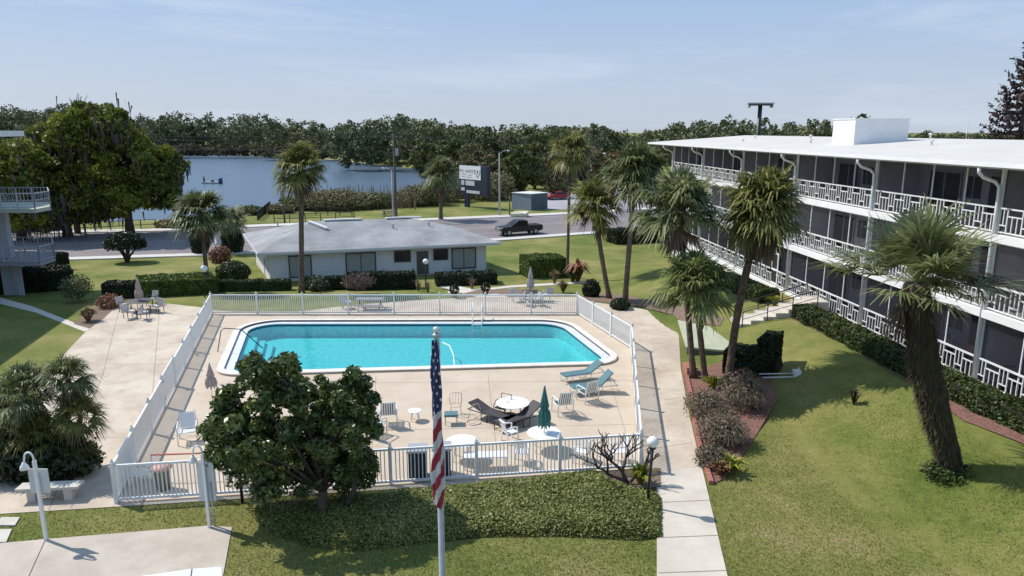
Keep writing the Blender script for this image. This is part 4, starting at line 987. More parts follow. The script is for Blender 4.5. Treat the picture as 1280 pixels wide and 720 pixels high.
sdd = np.stack([np.cos(az)*w_, np.sin(az)*w_, np.zeros(n)], 1); tip = B+np.stack([rg.normal(0, .03, n), rg.normal(0, .03, n), hgt], 1)
Vg = np.stack([B-sdd, B+sdd, tip], 1).reshape(-1, 3); gr = npmesh('grass', Vg, np.arange(3*n).reshape(n, 3), leafmat('grass_blade', [(.062, .10, .018), (.138, .165, .038), (.23, .215, .07), (.37, .31, .15)], .6, .3, .2)); tag(gr, 'short mown grass blades of the near lawns', 'grass', kind='stuff')
brown0 = leafmat('olive_brown_leaf', [(.03, .03, .012), (.08, .075, .03), (.14, .11, .05)], .7, .2, 1)
# palmetto cluster at lower left
for k, (q, c, r_, lab) in enumerate((((60, 588), (85, 468), 40, 'upper right crown of the palmetto cluster beside the left patio'), ((88, 590), (100, 515), 42, 'right low crown of the palmetto cluster beside the left patio'), ((30, 590), (30, 485), 48, 'upper left crown of the palmetto cluster beside the left patio'), ((48, 592), (52, 540), 46, 'middle crown of the palmetto cluster beside the left patio'), ((-10, 592), (-5, 545), 46, 'palmetto cut by the left edge of the photo'), ((100, 592), (95, 562), 30, 'lowest crown of the palmetto cluster, nearest the bench'), ((10, 594), (15, 575), 40, 'low palmetto behind the concrete bench'))):
    palm(lab, q, c, r_, 200+k, group='palmettos by the left patio', m=(palm_leaf, palm_leaf_y)[k % 2], tr=.10, nf=40, deadn=8, boots=False, name='palmetto', wid=.06, ll=1.1, low=-30, bm=darkbark)

bush('dark undergrowth filling the foot of the palmetto cluster', (55, 592), 70, 34, dkhedge_leaf, 6500, .16, 260, cz=22, ry=40, ball=False, core=False, name='undergrowth')
bush('brownish shrub between the palmettos at the left photo edge', (5, 560), 40, 40, brown0, 2600, .14, 261, cz=40, ball=False, core=False)
# big mossy oak group at left
def big(label, base, blobs, m, nl, ls, seed, name='tree', group=None, moss=None, cat='tree', tr=.5):
    b = G(*base); t = thing(name, label, cat, b, 0, group); rg = np.random.default_rng(seed); PPs = []; NNs = []; cs = []
    tot = sum(r1*r2 for _, _, r1, r2 in blobs)
    for (x, y, r1, r2) in blobs:
        dz = rg.uniform(-3, 3); c = at(x, y, b.y+dz)-b; s = b.y/FPX
        P, nr, cc = clump_pts(c, (r1*s, r1*s*.9, r2*s), int(20+r1*r2/26), 1.05, int(nl*r1*r2/tot), rg, .7, -.75); PPs.append(P); NNs.append(nr); cs.append(cc)
    quads_from(np.concatenate(PPs), np.concatenate(NNs), ls, rg, 1.5, t, 'crown', m, .6)
    m_ = MB(); cs = np.concatenate(cs); rgg = random.Random(seed); fk = Vector((0, 0, 3.2)); m_.tube([(0, 0, -.2), (0, 0, 1.6), fk], [tr*1.4, tr, tr*.9], 8)
    for k in range(26):
        e = Vector(cs[rgg.randrange(len(cs))]); m_.tube([fk, fk.lerp(e, .5)+Vector((0, 0, 1)), e], [tr*.5, tr*.3, .05], 5)
    m_.build('trunk', darkbark, t)
    if moss:
        k = moss; i = rg.integers(0, len(cs), k//12); A = cs[np.repeat(i, 12)]+rg.normal(0, .8, (len(i)*12, 3)); kk = len(A)
        L_ = rg.uniform(.6, 2.2, kk); sdm = rg.normal(0, .09, (kk, 3)); sdm[:, 2] = 0; e = A+np.stack([rg.normal(0, .1, kk), rg.normal(0, .1, kk), -L_], 1)
        tag(npmesh('hanging_moss', np.stack([A-sdm, A+sdm, e+sdm*.3, e-sdm*.3], 1).reshape(-1, 3), np.arange(4*kk).reshape(kk, 4), moss_leaf, t), kind='stuff')
    return t
big('big spreading oak beside the lake with hanging moss, nearest the road', (163, 293), [(162, 205, 50, 34), (194, 225, 30, 34), (130, 240, 34, 36), (175, 245, 50, 30), (150, 175, 30, 22), (203, 207, 22, 22), (120, 262, 26, 20)], oak_leaf, 80000, .32, 301, moss=500)
big('tall mossy oak with bare upper twigs left of the spreading oak', (85, 296), [(75, 195, 40, 40), (110, 165, 42, 32), (90, 235, 46, 44), (130, 150, 24, 18), (60, 250, 30, 40)], oak_leaf, 75000, .32, 302, moss=1500)
big('oak partly hidden behind the left apartment balconies', (28, 300), [(30, 215, 34, 34), (20, 250, 40, 40), (45, 270, 26, 24)], oak_leaf, 24000, .36, 303, moss=600)
t = thing('dead_treetop', 'bare dead tree poking out above the mossy oak', 'tree', G(97, 292)); m_ = MB(); rgg = random.Random(6)
tp_ = at(97, 150, t.location.y)-t.location; m_.tube([(0, 0, 0), tp_*.6, tp_], [.35, .25, .18], 7)
for k in range(12):
    e = tp_+Vector((rgg.uniform(-2.4, 2.4), rgg.uniform(-1, 1), rgg.uniform(1.2, 3.4))); m_.tube([tp_-Vector((0, 0, rgg.uniform(0, 2))), tp_.lerp(e, .5)+Vector((rgg.uniform(-.3, .3), 0, 0)), e], [.12, .07, .02], 5)
m_.build('trunk', darkbark, t)

# far woods beyond the lake (one mass)
def woods(name, segs, nl, ls, seed, m, label, cl=2.4):
    rg = np.random.default_rng(seed); Ps = []; Ns = []
    tot = sum(abs(s[1]-s[0])*(s[4]-0) for s in segs)
    for (xa, xb, ytop, D, dep, hvar) in segs:
        nt = max(3, int(abs(xb-xa)/7)); per = int(nl*abs(xb-xa)*dep/tot/nt)
        for i in range(nt):
            x = xa+(xb-xa)*(i+rg.uniform(.1, .9))/nt; Dd = D+rg.uniform(0, dep)
            yt = ytop+2+rg.uniform(-hvar, hvar*1.1)*1.35; c = at(x, yt, Dd); g0 = tzf(c.x, min(c.y, 4000)); g0 = max(g0, -1.3); ht = max(4., c.z-g0); w = rg.uniform(.42, .66)*ht+1.5
            P, nr, _ = clump_pts((c.x, c.y, g0+ht*.52), (w, w*.8, ht*.48), int(26), cl*(ht/14)**.5, per, rg, .75, -.95); Ps.append(P); Ns.append(nr)
    o = quads_from(np.concatenate(Ps), np.concatenate(Ns), ls, rg, 1.4, None, name, m, .6); tag(o, label, 'woods', kind='stuff'); return o
woods('far_woods', [(-120, 110, 136, 390, 130, 6), (60, 240, 147, 430, 120, 6), (225, 400, 148, 420, 90, 7), (300, 330, 138, 430, 20, 2), (395, 480, 158, 400, 80, 4), (430, 560, 153, 262, 90, 8), (500, 640, 158, 300, 60, 7), (560, 760, 160, 300, 120, 6), (640, 860, 163, 360, 100, 5), (840, 1100, 158, 230, 100, 9), (1080, 1500, 166, 420, 80, 3)], 330000, 1.05, 401, wood_leaf, 'far woods beyond the lake and behind the apartment building')
woods('shore_scrub', [(225, 430, 181, 385, 10, 5), (530, 560, 200, 240, 14, 6), (-150, 230, 180, 384, 12, 4), (540, 600, 190, 246, 10, 4), (330, 440, 186, 352, 8, 3)], 52000, .8, 402, scrub_leaf, 'brown scrub along the far lake shore', 1.8)
# sandy strip at the far shore
strip('shore_sand', [gz(*p, -2.2) for p in [(-200, 185.5), (215, 189.4), (300, 192), (410, 197), (475, 204)]], [gz(*p, -2.2) for p in [(-200, 187.6), (215, 191.2), (300, 194), (410, 199.4), (475, 206.8)]], mat('shore_sand', (.30, .24, .13), .9, (.40, .32, .18), .1), .0)
for o_ in [bpy.data.objects['shore_sand']]:
    co = np.zeros(len(o_.data.vertices)*3, np.float32); o_.data.vertices.foreach_get('co', co); co = co.reshape(-1, 3); co[:, 2] = WZ+.12; o_.data.vertices.foreach_set('co', co.ravel())
# countable trees and scrub between lake and road
def mtree(label, base, x, ytop, w, m, seed, n=5200, ls=.38, group='trees beyond the road', name='tree', wmul=1., low=-.9, moss=None, cat='tree'):
    b = G(*base); c = at(x, ytop, b.y); ht = c.z-b.z; s = b.y/FPX
    t, cc = tree(label, cat, b, (c.x, b.y, b.z+ht*.54), (w*s, w*s*.85, ht*.46), 46, max(.5, .11*ht), n, ls, m, seed, group=group, name=name, trunk_r=.025*ht, limbs=9, low=low, bark=barkm); return t
green_l = leafmat('mid_green_leaf', [(.04, .06, .02), (.085, .11, .032), (.15, .17, .05), (.2, .2, .08)], .6, .2, .12)
brown_l = leafmat('brown_scrub_leaf', [(.085, .075, .035), (.17, .15, .07), (.27, .23, .12), (.15, .17, .06)], .8, .15, .14)
TL = [((655, 246), 655, 176, 26, green_l, 'green round tree behind the light pole right of the sign'), ((596, 236), 590, 182, 34, brown_l, 'brown reddish scrub tree behind the sign board'), ((628, 238), 622, 196, 24, brown_l, 'low brown scrub tree left of the light pole'), ((540, 226), 538, 176, 24, green_l, 'green tree at the right end of the lake'), ((690, 240), 690, 190, 26, brown_l, 'grey brown scrub tree left of the red car'), ((730, 238), 728, 182, 28, brown_l, 'brown scrub tree behind the slender palm crown'), ((668, 236), 676, 168, 30, green_l, 'tall green tree behind the dumpster enclosure'), ((770, 238), 768, 186, 24, leafmat('rusty_leaf', [(.06, .04, .02), (.14, .09, .03), (.20, .14, .04), (.10, .11, .03)], .7, .2, .2), 'rusty yellow tree left of the white roof corner'), ((705, 232), 712, 172, 26, brown_l, 'tall brown tree behind the slender palm'), ((570, 230), 566, 172, 24, green_l, 'green tree behind the top of the roadside palm'), ((800, 236), 802, 176, 22, green_l, 'green tree just left of the white roof')]
for k, (b_, x, yt, w, m, lab) in enumerate(TL): mtree(lab, b_, x, yt, w, m, 500+k, n=5600, ls=.5)
SL = ['small green shrub at the left end of the black railing by the lake', 'brown shrub just left of the thin post by the lake railing', 'green shrub behind the crown of the tall palm over the house', 'brown shrub right of the tall palm over the house, by the water',
      'brown shrub between the tall palm and the wooden utility pole, nearer the palm', 'brown shrub midway between the tall palm and the wooden utility pole', 'small green shrub left of the wooden utility pole on the bank', 'brown shrub directly right of the wooden utility pole',
      'tall brown shrub left of the roadside palm', 'tall green shrub behind the trunk of the roadside palm', 'tall brown shrub between the roadside palm and the sign board', 'brown shrub just right of the sign board cabinet', 'brown shrub behind the pale street light right of the sign', 'green shrub left of the dumpster enclosure',
      'brown shrub between the red car and the slender palm', 'brown shrub behind the upper balcony of the left building', 'low brown shrub at the foot of the mossy oaks by the road', 'low green shrub at the water behind the sabal palm crown', 'low brown shrub left of the sabal palm crown by the road', 'tiny green shrub at the water right of the greyish palm', 'tall brown shrub behind the post of the sign board']
for k, (x, y, w, h_, m) in enumerate([(350, 266, 14, 10, 1), (372, 262, 20, 14, 0), (400, 262, 22, 20, 1), (425, 262, 22, 22, 1), (450, 261, 20, 18, 1), (472, 260, 16, 16, 0), (500, 258, 18, 16, 1), (520, 257, 18, 22, 1), (540, 256, 20, 26, 0), (560, 252, 20, 28, 1), (605, 250, 22, 26, 1), (622, 249, 20, 30, 1), (640, 244, 16, 24, 0), (700, 240, 20, 24, 1), (20, 290, 26, 20, 1), (60, 288, 18, 14, 1), (240, 284, 22, 10, 0), (215, 284, 16, 8, 1), (310, 268, 16, 9, 0), (585, 247, 22, 30, 1)]):
    side = ['green', 'brown'][m]
    bush(SL[k], (x, y), w*1.1, h_*.62, (green_l, brown_l)[m], 2600, .32, 600+k, cz=h_*.5, ball=False, core=False, group='lakeside scrub shrubs', name='shrub')
# reeds in front of the water
rg = np.random.default_rng(88); xsr = rg.uniform(350, 520, 900); V_ = []; 
for x in xsr[:700]:
    b_ = G(x, 259+rg.uniform(-4, 3)); h_ = rg.uniform(1.2, 4.0); l_ = rg.normal(0, .25); V_ += [(b_.x-.04, b_.y, b_.z), (b_.x+.04, b_.y, b_.z), (b_.x+l_+.02, b_.y, b_.z+h_), (b_.x+l_-.02, b_.y, b_.z+h_)]
V_ = np.array(V_); rd = npmesh('reeds', V_, np.arange(len(V_)).reshape(-1, 4), tan_leaf); tag(rd, 'thin dry reeds standing along the near lake shore', 'reeds', kind='stuff')
# conifer at the right edge
cb = G(1268, 262) if False else Vector((at(1275, 170, 92).x, 92, 0)); ct = thing('conifer', 'tall purple brown tiered conifer at the right edge behind the roof', 'tree', cb)
hT = at(1275, 32, 92).z; m_ = MB().tube([(0, 0, 0), (0, 0, hT*.5), (0, 0, hT)], [.5, .3, .06], 8); PP = []; rg = np.random.default_rng(90); rgg = random.Random(9)
for i in range(26):
    u = i/25; z = 4+(hT-4.3)*u; Lb = (5.9*(1-u)**.8+.5)
    for k in range(9):
        az_ = rgg.uniform(0, 2*PI); dv = Vector((math.cos(az_), math.sin(az_), 0)); L2 = Lb*rgg.uniform(.6, 1.05); e = Vector((0, 0, z))+dv*L2+Vector((0, 0, L2*.10)); mid = Vector((0, 0, z))+dv*L2*.6+Vector((0, 0, -.12*L2)); m_.tube([(0, 0, z), mid, e+Vector((0, 0, .35))], [.07, .05, .02], 4, cap=False)
        nn_ = int(26*L2/3)+10; tt = rg.uniform(.3, 1, nn_)[:, None]; q = np.where(tt < .6, np.array([0, 0, z])+(np.array(mid)-np.array([0, 0, z]))*tt/.6, np.array(mid)+(np.array(e)+np.array([0, 0, .35])-np.array(mid))*(tt-.6)/.4); PP.append(q+rg.normal(0, .13, (nn_, 3)))
m_.build('trunk', darkbark, ct); P = np.concatenate(PP); quads_from(P, np.tile([0, 0, 1.], (len(P), 1)), .26, rg, 2.2, ct, 'crown', conif_leaf, .8)

# ================================================================ objects
greenc = mat('green_cushion', (.045, .12, .12), .8, (.07, .16, .155), 6)
bluec = mat('blue_grey_cushion', (.075, .16, .185), .8, (.10, .20, .225), 6)
blackc = mat('black_sling', (.035, .03, .032), .7, (.06, .05, .055), 9)
plast = mat('white_plastic', (.80, .80, .80), .4)
opal = mat('opal_globe', (.82, .82, .80), .25)
def frame_tube(pts, r=.022): return MB().tube(pts, r, 6)
# globe lamps
def globe_lamp(label, base, gpx, r=.2, group='white globe lamps on black posts'):
    b = G(*base); c = at(gpx[0], gpx[1], b.y)-b; t = thing('globe_lamp', label, 'lamp post', b, 0, group); c.x *= 1
    MB().tube([(0, 0, -.05), (c.x, c.y, c.z-r*.8)], .05, 8).build('pole', dark, t)
    MB().lathe([(.09, 0), (.12, .05), (.13, .12), (.09, .14)], (c.x, c.y, c.z-r-.06), 10).build('fitter', dark, t)
    MB().ball(c, r, 1, 18).build('globe', opal, t); return t
globe_lamp('near globe lamp on a black post between the walkway and the bare tree', (809, 634), (816, 552.5), .19)
globe_lamp('globe lamp in front of the sabal palm trunk at the left hedge', (256, 372), (255, 336), .27)
globe_lamp('globe lamp in front of the house door', (532, 360), (532, 327), .24)
pg = G(303, 628); pt_ = thing('lamp_post', 'dark short post half hidden under the glossy tree beside the near fence', 'lamp post', pg)
MB().tube([(0, 0, -.05), (0, 0, 1.6)], .055, 8).build('pole', dark, pt_); MB().ball((0, 0, 1.78), .19).build('globe', opal, pt_)

# flagpole and flag
fpb = gz(539, 905); D0 = 15.5; tp0 = at(546.5, 412, D0); fx = at(541, 600, D0).x
fb = Vector((tp0.x-.02, D0, 0)); fpl = thing('flagpole', 'tall grey flagpole with a silver ball on top in the foreground', 'flagpole', fb)
MB().lathe([(.16, 0), (.16, .08), (.075, .12), (.062, tp0.z-.35), (.045, tp0.z-.14), (.001, tp0.z-.10)], (0, 0, 0), 14).build('pole', greym, fpl)
MB().lathe([(.09, tp0.z-.16), (.09, tp0.z-.10), (.03, tp0.z-.08)], (0, 0, 0), 12).build('truck', greym, fpl)
MB().ball((0, 0, tp0.z), .085, .9, 16).build('finial', mat('silver_ball', (.75, .76, .77), .2, metal=.7), fpl)
m_ = MB(); m_.tube([(.075, -.02, 1.3), (.075, -.02, tp0.z-.2)], .008, 5); m_.build('halyard', white, fpl)
zt = at(546, 424, D0).z; zb = at(546, 628, D0).z
nn_, mm_ = 72, 90; Vf = []; UV = []
for j in range(mm_+1):
    v = j/mm_; z = zt+(zb-zt)*v
    wr = .045+.06*min(1, v*2.2)+.015*math.sin(v*9); wr *= (1-.35*max(0, (v-.86)/.14))
    cxo = .0+.06*math.sin(v*2.2)-.05*v
    for i in range(nn_+1):
        a = 2*PI*i/nn_; fold = 1+.33*math.sin(4*a+v*9)+.16*math.sin(7*a-v*13+1)
        x = cxo-.02+math.cos(a)*wr*fold; y = math.sin(a)*wr*fold*.75-.0
        zz = z-(.16*(.5+.5*math.sin(a*1.0+1.2)) if j == mm_ else .16*max(0, (v-.9)/.1)*(.5+.5*math.sin(a+1.2)))
        Vf.append((x, y, zz))
F_ = [(j*(nn_+1)+i, j*(nn_+1)+i+1, (j+1)*(nn_+1)+i+1, (j+1)*(nn_+1)+i) for j in range(mm_) for i in range(nn_)]
fm_ = bpy.data.materials.new('flag_cloth'); fm_.use_nodes = True; t = fm_.node_tree; b = t.nodes['Principled BSDF']; b.inputs['Roughness'].default_value = .75
uvn = t.nodes.new('ShaderNodeUVMap'); uvn.uv_map = 'cloth'; sx = t.nodes.new('ShaderNodeSeparateXYZ'); t.links.new(uvn.outputs[0], sx.inputs[0])
def mth(op, a, b_=None, c_=None):
    n = t.nodes.new('ShaderNodeMath'); n.operation = op
    for k, q in enumerate((a, b_, c_)):
        if q is None: continue
        if isinstance(q, (int, float)): n.inputs[k].default_value = q
        else: t.links.new(q, n.inputs[k])
    return n.outputs[0]
u_, v_ = sx.outputs[0], sx.outputs[1]
st_ = mth('GREATER_THAN', mth('FRACT', mth('MULTIPLY_ADD', v_, 6.2, mth('MULTIPLY', u_, 2.0))), .5)
c1 = t.nodes.new('ShaderNodeMix'); c1.data_type = 'RGBA'; c1.inputs[6].default_value = (.55, .52, .55, 1); c1.inputs[7].default_value = (.30, .018, .04, 1); t.links.new(st_, c1.inputs[0])
can = mth('LESS_THAN', mth('MULTIPLY_ADD', u_, .10, v_), .50)
fu = mth('SUBTRACT', mth('FRACT', mth('MULTIPLY', u_, 7.)), .5); fv = mth('SUBTRACT', mth('FRACT', mth('MULTIPLY_ADD', v_, 13., mth('MULTIPLY', mth('FLOOR', mth('MULTIPLY', u_, 7.)), .5))), .5)
rad = mth('SQRT', mth('ADD', mth('MULTIPLY', mth('MULTIPLY', fu, fu), .55), mth('MULTIPLY', mth('MULTIPLY', fv, fv), 2.2))); star = mth('LESS_THAN', rad, .19)
c2 = t.nodes.new('ShaderNodeMix'); c2.data_type = 'RGBA'; c2.inputs[6].default_value = (.025, .03, .10, 1); c2.inputs[7].default_value = (.62, .62, .66, 1); t.links.new(star, c2.inputs[0])
c3 = t.nodes.new('ShaderNodeMix'); c3.data_type = 'RGBA'; t.links.new(can, c3.inputs[0]); t.links.new(c1.outputs[2], c3.inputs[6]); t.links.new(c2.outputs[2], c3.inputs[7]); t.links.new(c3.outputs[2], b.inputs['Base Color'])
me = bpy.data.meshes.new('flag'); me.from_pydata(Vf, [], F_); uvl = me.uv_layers.new(name='cloth')
for p_ in me.polygons:
    for li in p_.loop_indices:
        vi = me.loops[li].vertex_index; uvl.data[li].uv = ((vi % (nn_+1))/nn_, (vi//(nn_+1))/mm_)
me.polygons.foreach_set('use_smooth', [True]*len(me.polygons)); me.materials.append(fm_)
fo = bpy.data.objects.new('flag', me); C.objects.link(fo); fo.location = (fb.x-.02, fb.y-.09, 0); tag(fo, 'red white and blue starred flag hanging limp from the flagpole', 'flag')

# gooseneck poles with blank sign backs
def goose(label, base, topz_px, sz, hook=True, paint=white):
    b = G(*base); h_ = at(base[0], topz_px, b.y).z-b.z; t = thing('gooseneck_lamp', label, 'lamp post', b, 0, 'gooseneck poles at the driveway')
    MB().box((0, 0, (h_-.3)/2), (.085, .085, h_-.3)).build('pole', paint, t)
    pts = [(0, 0, h_-.35)]+[(-.13+.13*math.cos(a), -.02, h_-.2+.17*math.sin(a)) for a in [k*PI/8 for k in range(0, 9)]]+[(-.28, -.05, h_-.35)]
    MB().tube(pts, .028, 8).build('gooseneck', paint, t)
    MB().lathe([(.04, 0), (.055, -.04), (.11, -.12), (.13, -.21), (.11, -.22)], (-.28, -.05, h_-.33), 14).build('shade', paint, t)
    s_ = MB().box((0, .09, h_-.35-sz[1]/2-.25), (sz[0], .03, sz[1])); s_.build('sign_board', mat('sign_back', (.50, .52, .52), .6, (.58, .60, .60), 4), t); return t
goose('grey gooseneck pole with a small blank board at the driveway joint, left of the bench', (58, 676), 564, (.58, .78))
t = goose('grey gooseneck pole with a tall blank board at the right end of the driveway', (262, 660), 556, (.52, 1.3))
MB().tube([(.14, .06, 0), (.13, .06, 1.5)], .03, 6).build('conduit', greym, t)
# bench
bt = thing('bench', 'pale concrete bench without a back beside the left patio', 'bench', G(65, 624), R(6))
MB().box((0, 0, .46), (1.95, .48, .09)).build('seat', conc, bt)
for s in (-.55, .6): MB().prism([(s-.13, -.17), (s+.13, -.17), (s+.09, .17), (s-.09, .17)], 0, .42).build('leg', conc, bt)
bt.location.z = .02

# chairs -------------------------------------------------------------------
def strap_chair(label, loc, rz, back=greenc, frame=whitem, group='white framed strap chairs on the pool deck', seatm=None, name='patio_chair'):
    t = thing(name, label, 'chair', (loc[0], loc[1], .024), rz, group)   # faces +y
    for s in (-.3, .3):
        MB().tube([(s, -.30, 0), (s, -.34, .42), (s, -.36, .60), (s, -.26, .66), (s, .24, .64), (s, .32, .58), (s, .32, .0)], .022, 6).build('arm_frame', frame, t)
    m_ = MB().tube([(-.26, .28, .42), (.26, .28, .42)], .02, 6)
    m_.tube([(-.27, .28, .42), (-.27, -.22, .38), (-.25, -.40, .95), (.25, -.40, .95), (.27, -.22, .38), (.27, .28, .42)], .02, 6).tube([(-.3, -.32, .05), (.3, -.32, .05)], .016, 5)
    m_.build('frame', frame, t)
    m_ = MB()
    for k in range(5): m_.box((0, -.18+.10*k, .41), (.5, .07, .012))
    m_.build('seat', seatm or back, t)
    m_ = MB()
    for k in range(6): x = -.2+.08*k; m_.bar((x, -.24, .42), (x, -.395, .93), .045, .012)
    m_.build('backrest', plast, t); MB().bar((0, -.19, .45), (0, -.335, .90), .46, .05).build('cushion', back, t)
    t.scale = (1.15,)*3
    return t
strap_chair('strap chair with its dark back to the small round table, left of the flag', G(486, 530), R(10))
strap_chair('strap chair just right of the closed green umbrella', G(703, 517), R(18))
strap_chair('strap chair in front of the green lounger near the right pool corner', G(734, 502), R(28))
strap_chair('pale strap chair near the left fence beside the closed pink umbrella', G(236, 552), R(200), back=plast, seatm=plast)
strap_chair('white strap chair under the right edge of the glossy tree', G(468, 545), R(-30), back=plast, seatm=plast)
def plastic_chair(label, loc, rz, group='white plastic chairs by the near fence'):
    t = thing('plastic_chair', label, 'chair', (loc[0], loc[1], .024), rz, group)
    MB().box((0, 0, .42), (.46, .46, .03)).build('seat', plast, t)
    m_ = MB()
    for k in range(5): m_.bar((-.18+.09*k, -.22, .44), (-.16+.08*k, -.33, .90), .05, .02)
    m_.bar((-.23, -.33, .90), (.23, -.33, .90), .07, .03); m_.build('backrest', plast, t)
    for s in (-.25, .25):
        MB().tube([(s, -.26, .64), (s, .1, .66), (s, .24, .62)], .03, 6).build('armrest', plast, t)
        for y in (-.23, .23): MB().bar((s*.85, y*.9, .42 if y < 0 else .64), (s*1.05, y*1.15, 0), .045).build('leg', plast, t)
    return t
plastic_chair('white plastic chair left of the white cloth table under the green umbrella', G(637, 552), R(-60))
plastic_chair('white plastic chair with its back to the near fence under the big round table', G(652, 578), R(0))
plastic_chair('white plastic chair behind the near fence right of the table shadow', G(727, 577), R(70))
plastic_chair('white plastic chair behind the near fence beside the bare tree', G(772, 577), R(100))
plastic_chair('white plastic chair behind the near fence under the glossy tree', G(296, 607), R(60))
# tables
def round_table(label, loc, r, h_, m, top_t=.03, group=None, pedestal=False, name='round_table', frame=None, cat='table'):
    t = thing(name, label, cat, (loc[0], loc[1], .024), 0, group)
    MB().lathe([(r-.02, h_-top_t), (r, h_-top_t*.7), (r, h_-.005), (r-.02, h_)], (0, 0, 0), 28).build('tabletop', m, t)
    if pedestal:
        MB().tube([(0, 0, .02), (0, 0, h_-.03)], .03, 8).build('pedestal', frame or m, t); MB().lathe([(r*.5, 0), (r*.5, .03), (.05, .05)], (0, 0, 0), 20).build('base', frame or m, t)
    else:
        for k in range(4):
            a = PI/4+k*PI/2; MB().tube([(math.cos(a)*r*.55, math.sin(a)*r*.55, h_-.03), (math.cos(a)*r*.72, math.sin(a)*r*.72, 0)], .02, 6).build('leg', frame or m, t)
    return t
round_table('small round white side table alone between the strap chair and the flag', G(519, 526), .30, .45, plast)
round_table('big round white table with the closed green umbrella standing in it', G(680, 563), .66, .72, plast)
round_table('wide white table behind the two black loungers', G(641, 523), .72, .70, plast)
round_table('white table just right of the flag behind the near fence', G(578, 574), .60, .72, plast)
def long_table(label, loc, rz, w, d_, h_, m, name='table', group=None):
    t = thing(name, label, 'table', (loc[0], loc[1], .024), rz, group); MB().box((0, 0, h_), (w, d_, .04)).build('tabletop', m, t)
    for x in (-1, 1):
        for y in (-1, 1): MB().bar((x*(w/2-.06), y*(d_/2-.06), h_), (x*(w/2-.06), y*(d_/2-.06), 0), .04).build('leg', m, t)
    return t
t = long_table('white slatted low bench table behind the near fence right of the dark bins', G(607, 585), R(4), 1.6, .5, .5, plast)
ot = thing('footstool', 'low footstool with a blue grey cushion right of the flag', 'footstool', (*G(564, 530)[:2], .024), R(4))
MB().box((0, 0, .42), (.56, .46, .09)).build('cushion', bluec, ot)
for x in (-.24, .24): MB().tube([(x, -.2, 0), (x, -.2, .36), (x, .2, .36), (x, .2, 0)], .02, 6).build('leg', mat('beige_metal', (.5, .42, .34), .5), ot)
wc = thing('wire_chair', 'cream wire chair behind the blue grey footstool', 'chair', (*G(570, 519)[:2], .024), R(185)); cr2 = mat('cream_metal', (.62, .50, .40), .5)
MB().tube([(.26*math.cos(a), .24*math.sin(a), .44) for a in [k*PI/8 for k in range(17)]], .016, 5).build('seat', cr2, wc)
m_ = MB().tube([(-.25, -.18, .44), (-.26, -.28, .85), (0, -.31, .92), (.26, -.28, .85), (.25, -.18, .44)], .018, 6)
for x in (-.12, 0, .12): m_.tube([(x, -.22, .44), (x*1.1, -.30, .89)], .01, 5)
m_.build('backrest', cr2, wc)
for x in (-.2, .2):
    for y in (-.18, .18): MB().bar((x, y, .44), (x*1.15, y*1.2, 0), .025).build('leg', cr2, wc)
wr = thing('wire_stand', 'cream wire stand with a round foot ring left of the black loungers', 'stand', (*G(592, 529)[:2], .024)); m_ = MB()
m_.tube([(.30*math.cos(k*PI/8), .30*math.sin(k*PI/8), .02) for k in range(17)], .016, 5); m_.build('foot_ring', cr2, wr)
MB().tube([(-.25, 0, .02), (-.15, 0, .5), (0, 0, .8), (.2, 0, .86), (.3, 0, .6)], .014, 5).build('frame', cr2, wr)
# loungers
def lounger(label, foot, head, up, cushion, frame, back_h=.55, group=None, cover=True):
    a, b = G(*foot), G(*head); d = (b-a); rz = math.atan2(d.y, d.x); t = thing('sun_lounger', label, 'sun lounger', (a.x, a.y, .024), rz, group); L_ = 2.2; br = L_*.62
    z = .36; dx = math.cos(R(up)); dzv = math.sin(R(up)); bl_ = L_-br
    for s in (-.30, .30):
        MB().tube([(0, s, z), (L_, s, z)], .022, 6).build('side_rail', frame, t)
        for x in (.18, L_*.55): MB().tube([(x-.12, s, z), (x-.12, s, .02), (x+.22, s, .02), (x+.22, s, z)], .02, 6).build('leg', frame, t)
    MB().box((br/2, 0, z+.035), (br, .60, .055)).build('seat', cushion, t)
    MB().bar((br, 0, z+.035), (br+bl_*dx, 0, z+.035+bl_*dzv), .60, .055).build('backrest', cushion, t)
    MB().tube([(br+bl_*dx*.7, .27, z+bl_*dzv*.7), (L_*.98, .27, z), (L_*.98, -.27, z), (br+bl_*dx*.7, -.27, z+bl_*dzv*.7)], .016, 5).build('support', frame, t)
    return t
lounger('sun lounger with blue green cushion nearest the right pool corner', (703, 479), (766, 470), 33, bluec, whitem, group='cushioned sun loungers')
lounger('sun lounger with dark green steep backrest, second from the pool corner', (714, 494), (775, 488), 46, bluec, whitem, group='cushioned sun loungers')
lounger('black sling lounger with its back raised to the left, left of the white table', (640, 535), (588, 518), 18, blackc, dark, group='black sling loungers')
lounger('black sling lounger with its back raised to the right, just left of the green umbrella', (622, 541), (678, 524), 30, blackc, dark, group='black sling loungers')
round_table('dark round side table between the two black loungers', G(637, 531), .32, .42, dark, pedestal=True)
t = thing('metal_armchair', 'dark armchair with curled arms behind the two black loungers', 'chair', (*G(628, 521)[:2], .024), R(150))
MB().box((0, 0, .42), (.5, .48, .03)).build('seat', dark, t)
for s in (-.27, .27): MB().tube([(s, -.24, 0), (s, -.26, .5), (s, -.18, .68), (s, .08, .70), (s, .25, .56), (s, .28, .3), (s, .26, 0)], .02, 6).build('arm_frame', dark, t)
MB().tube([(-.26, -.24, .42), (-.24, -.36, .9), (.24, -.36, .9), (.26, -.24, .42)], .02, 6).build('backrest', dark, t)
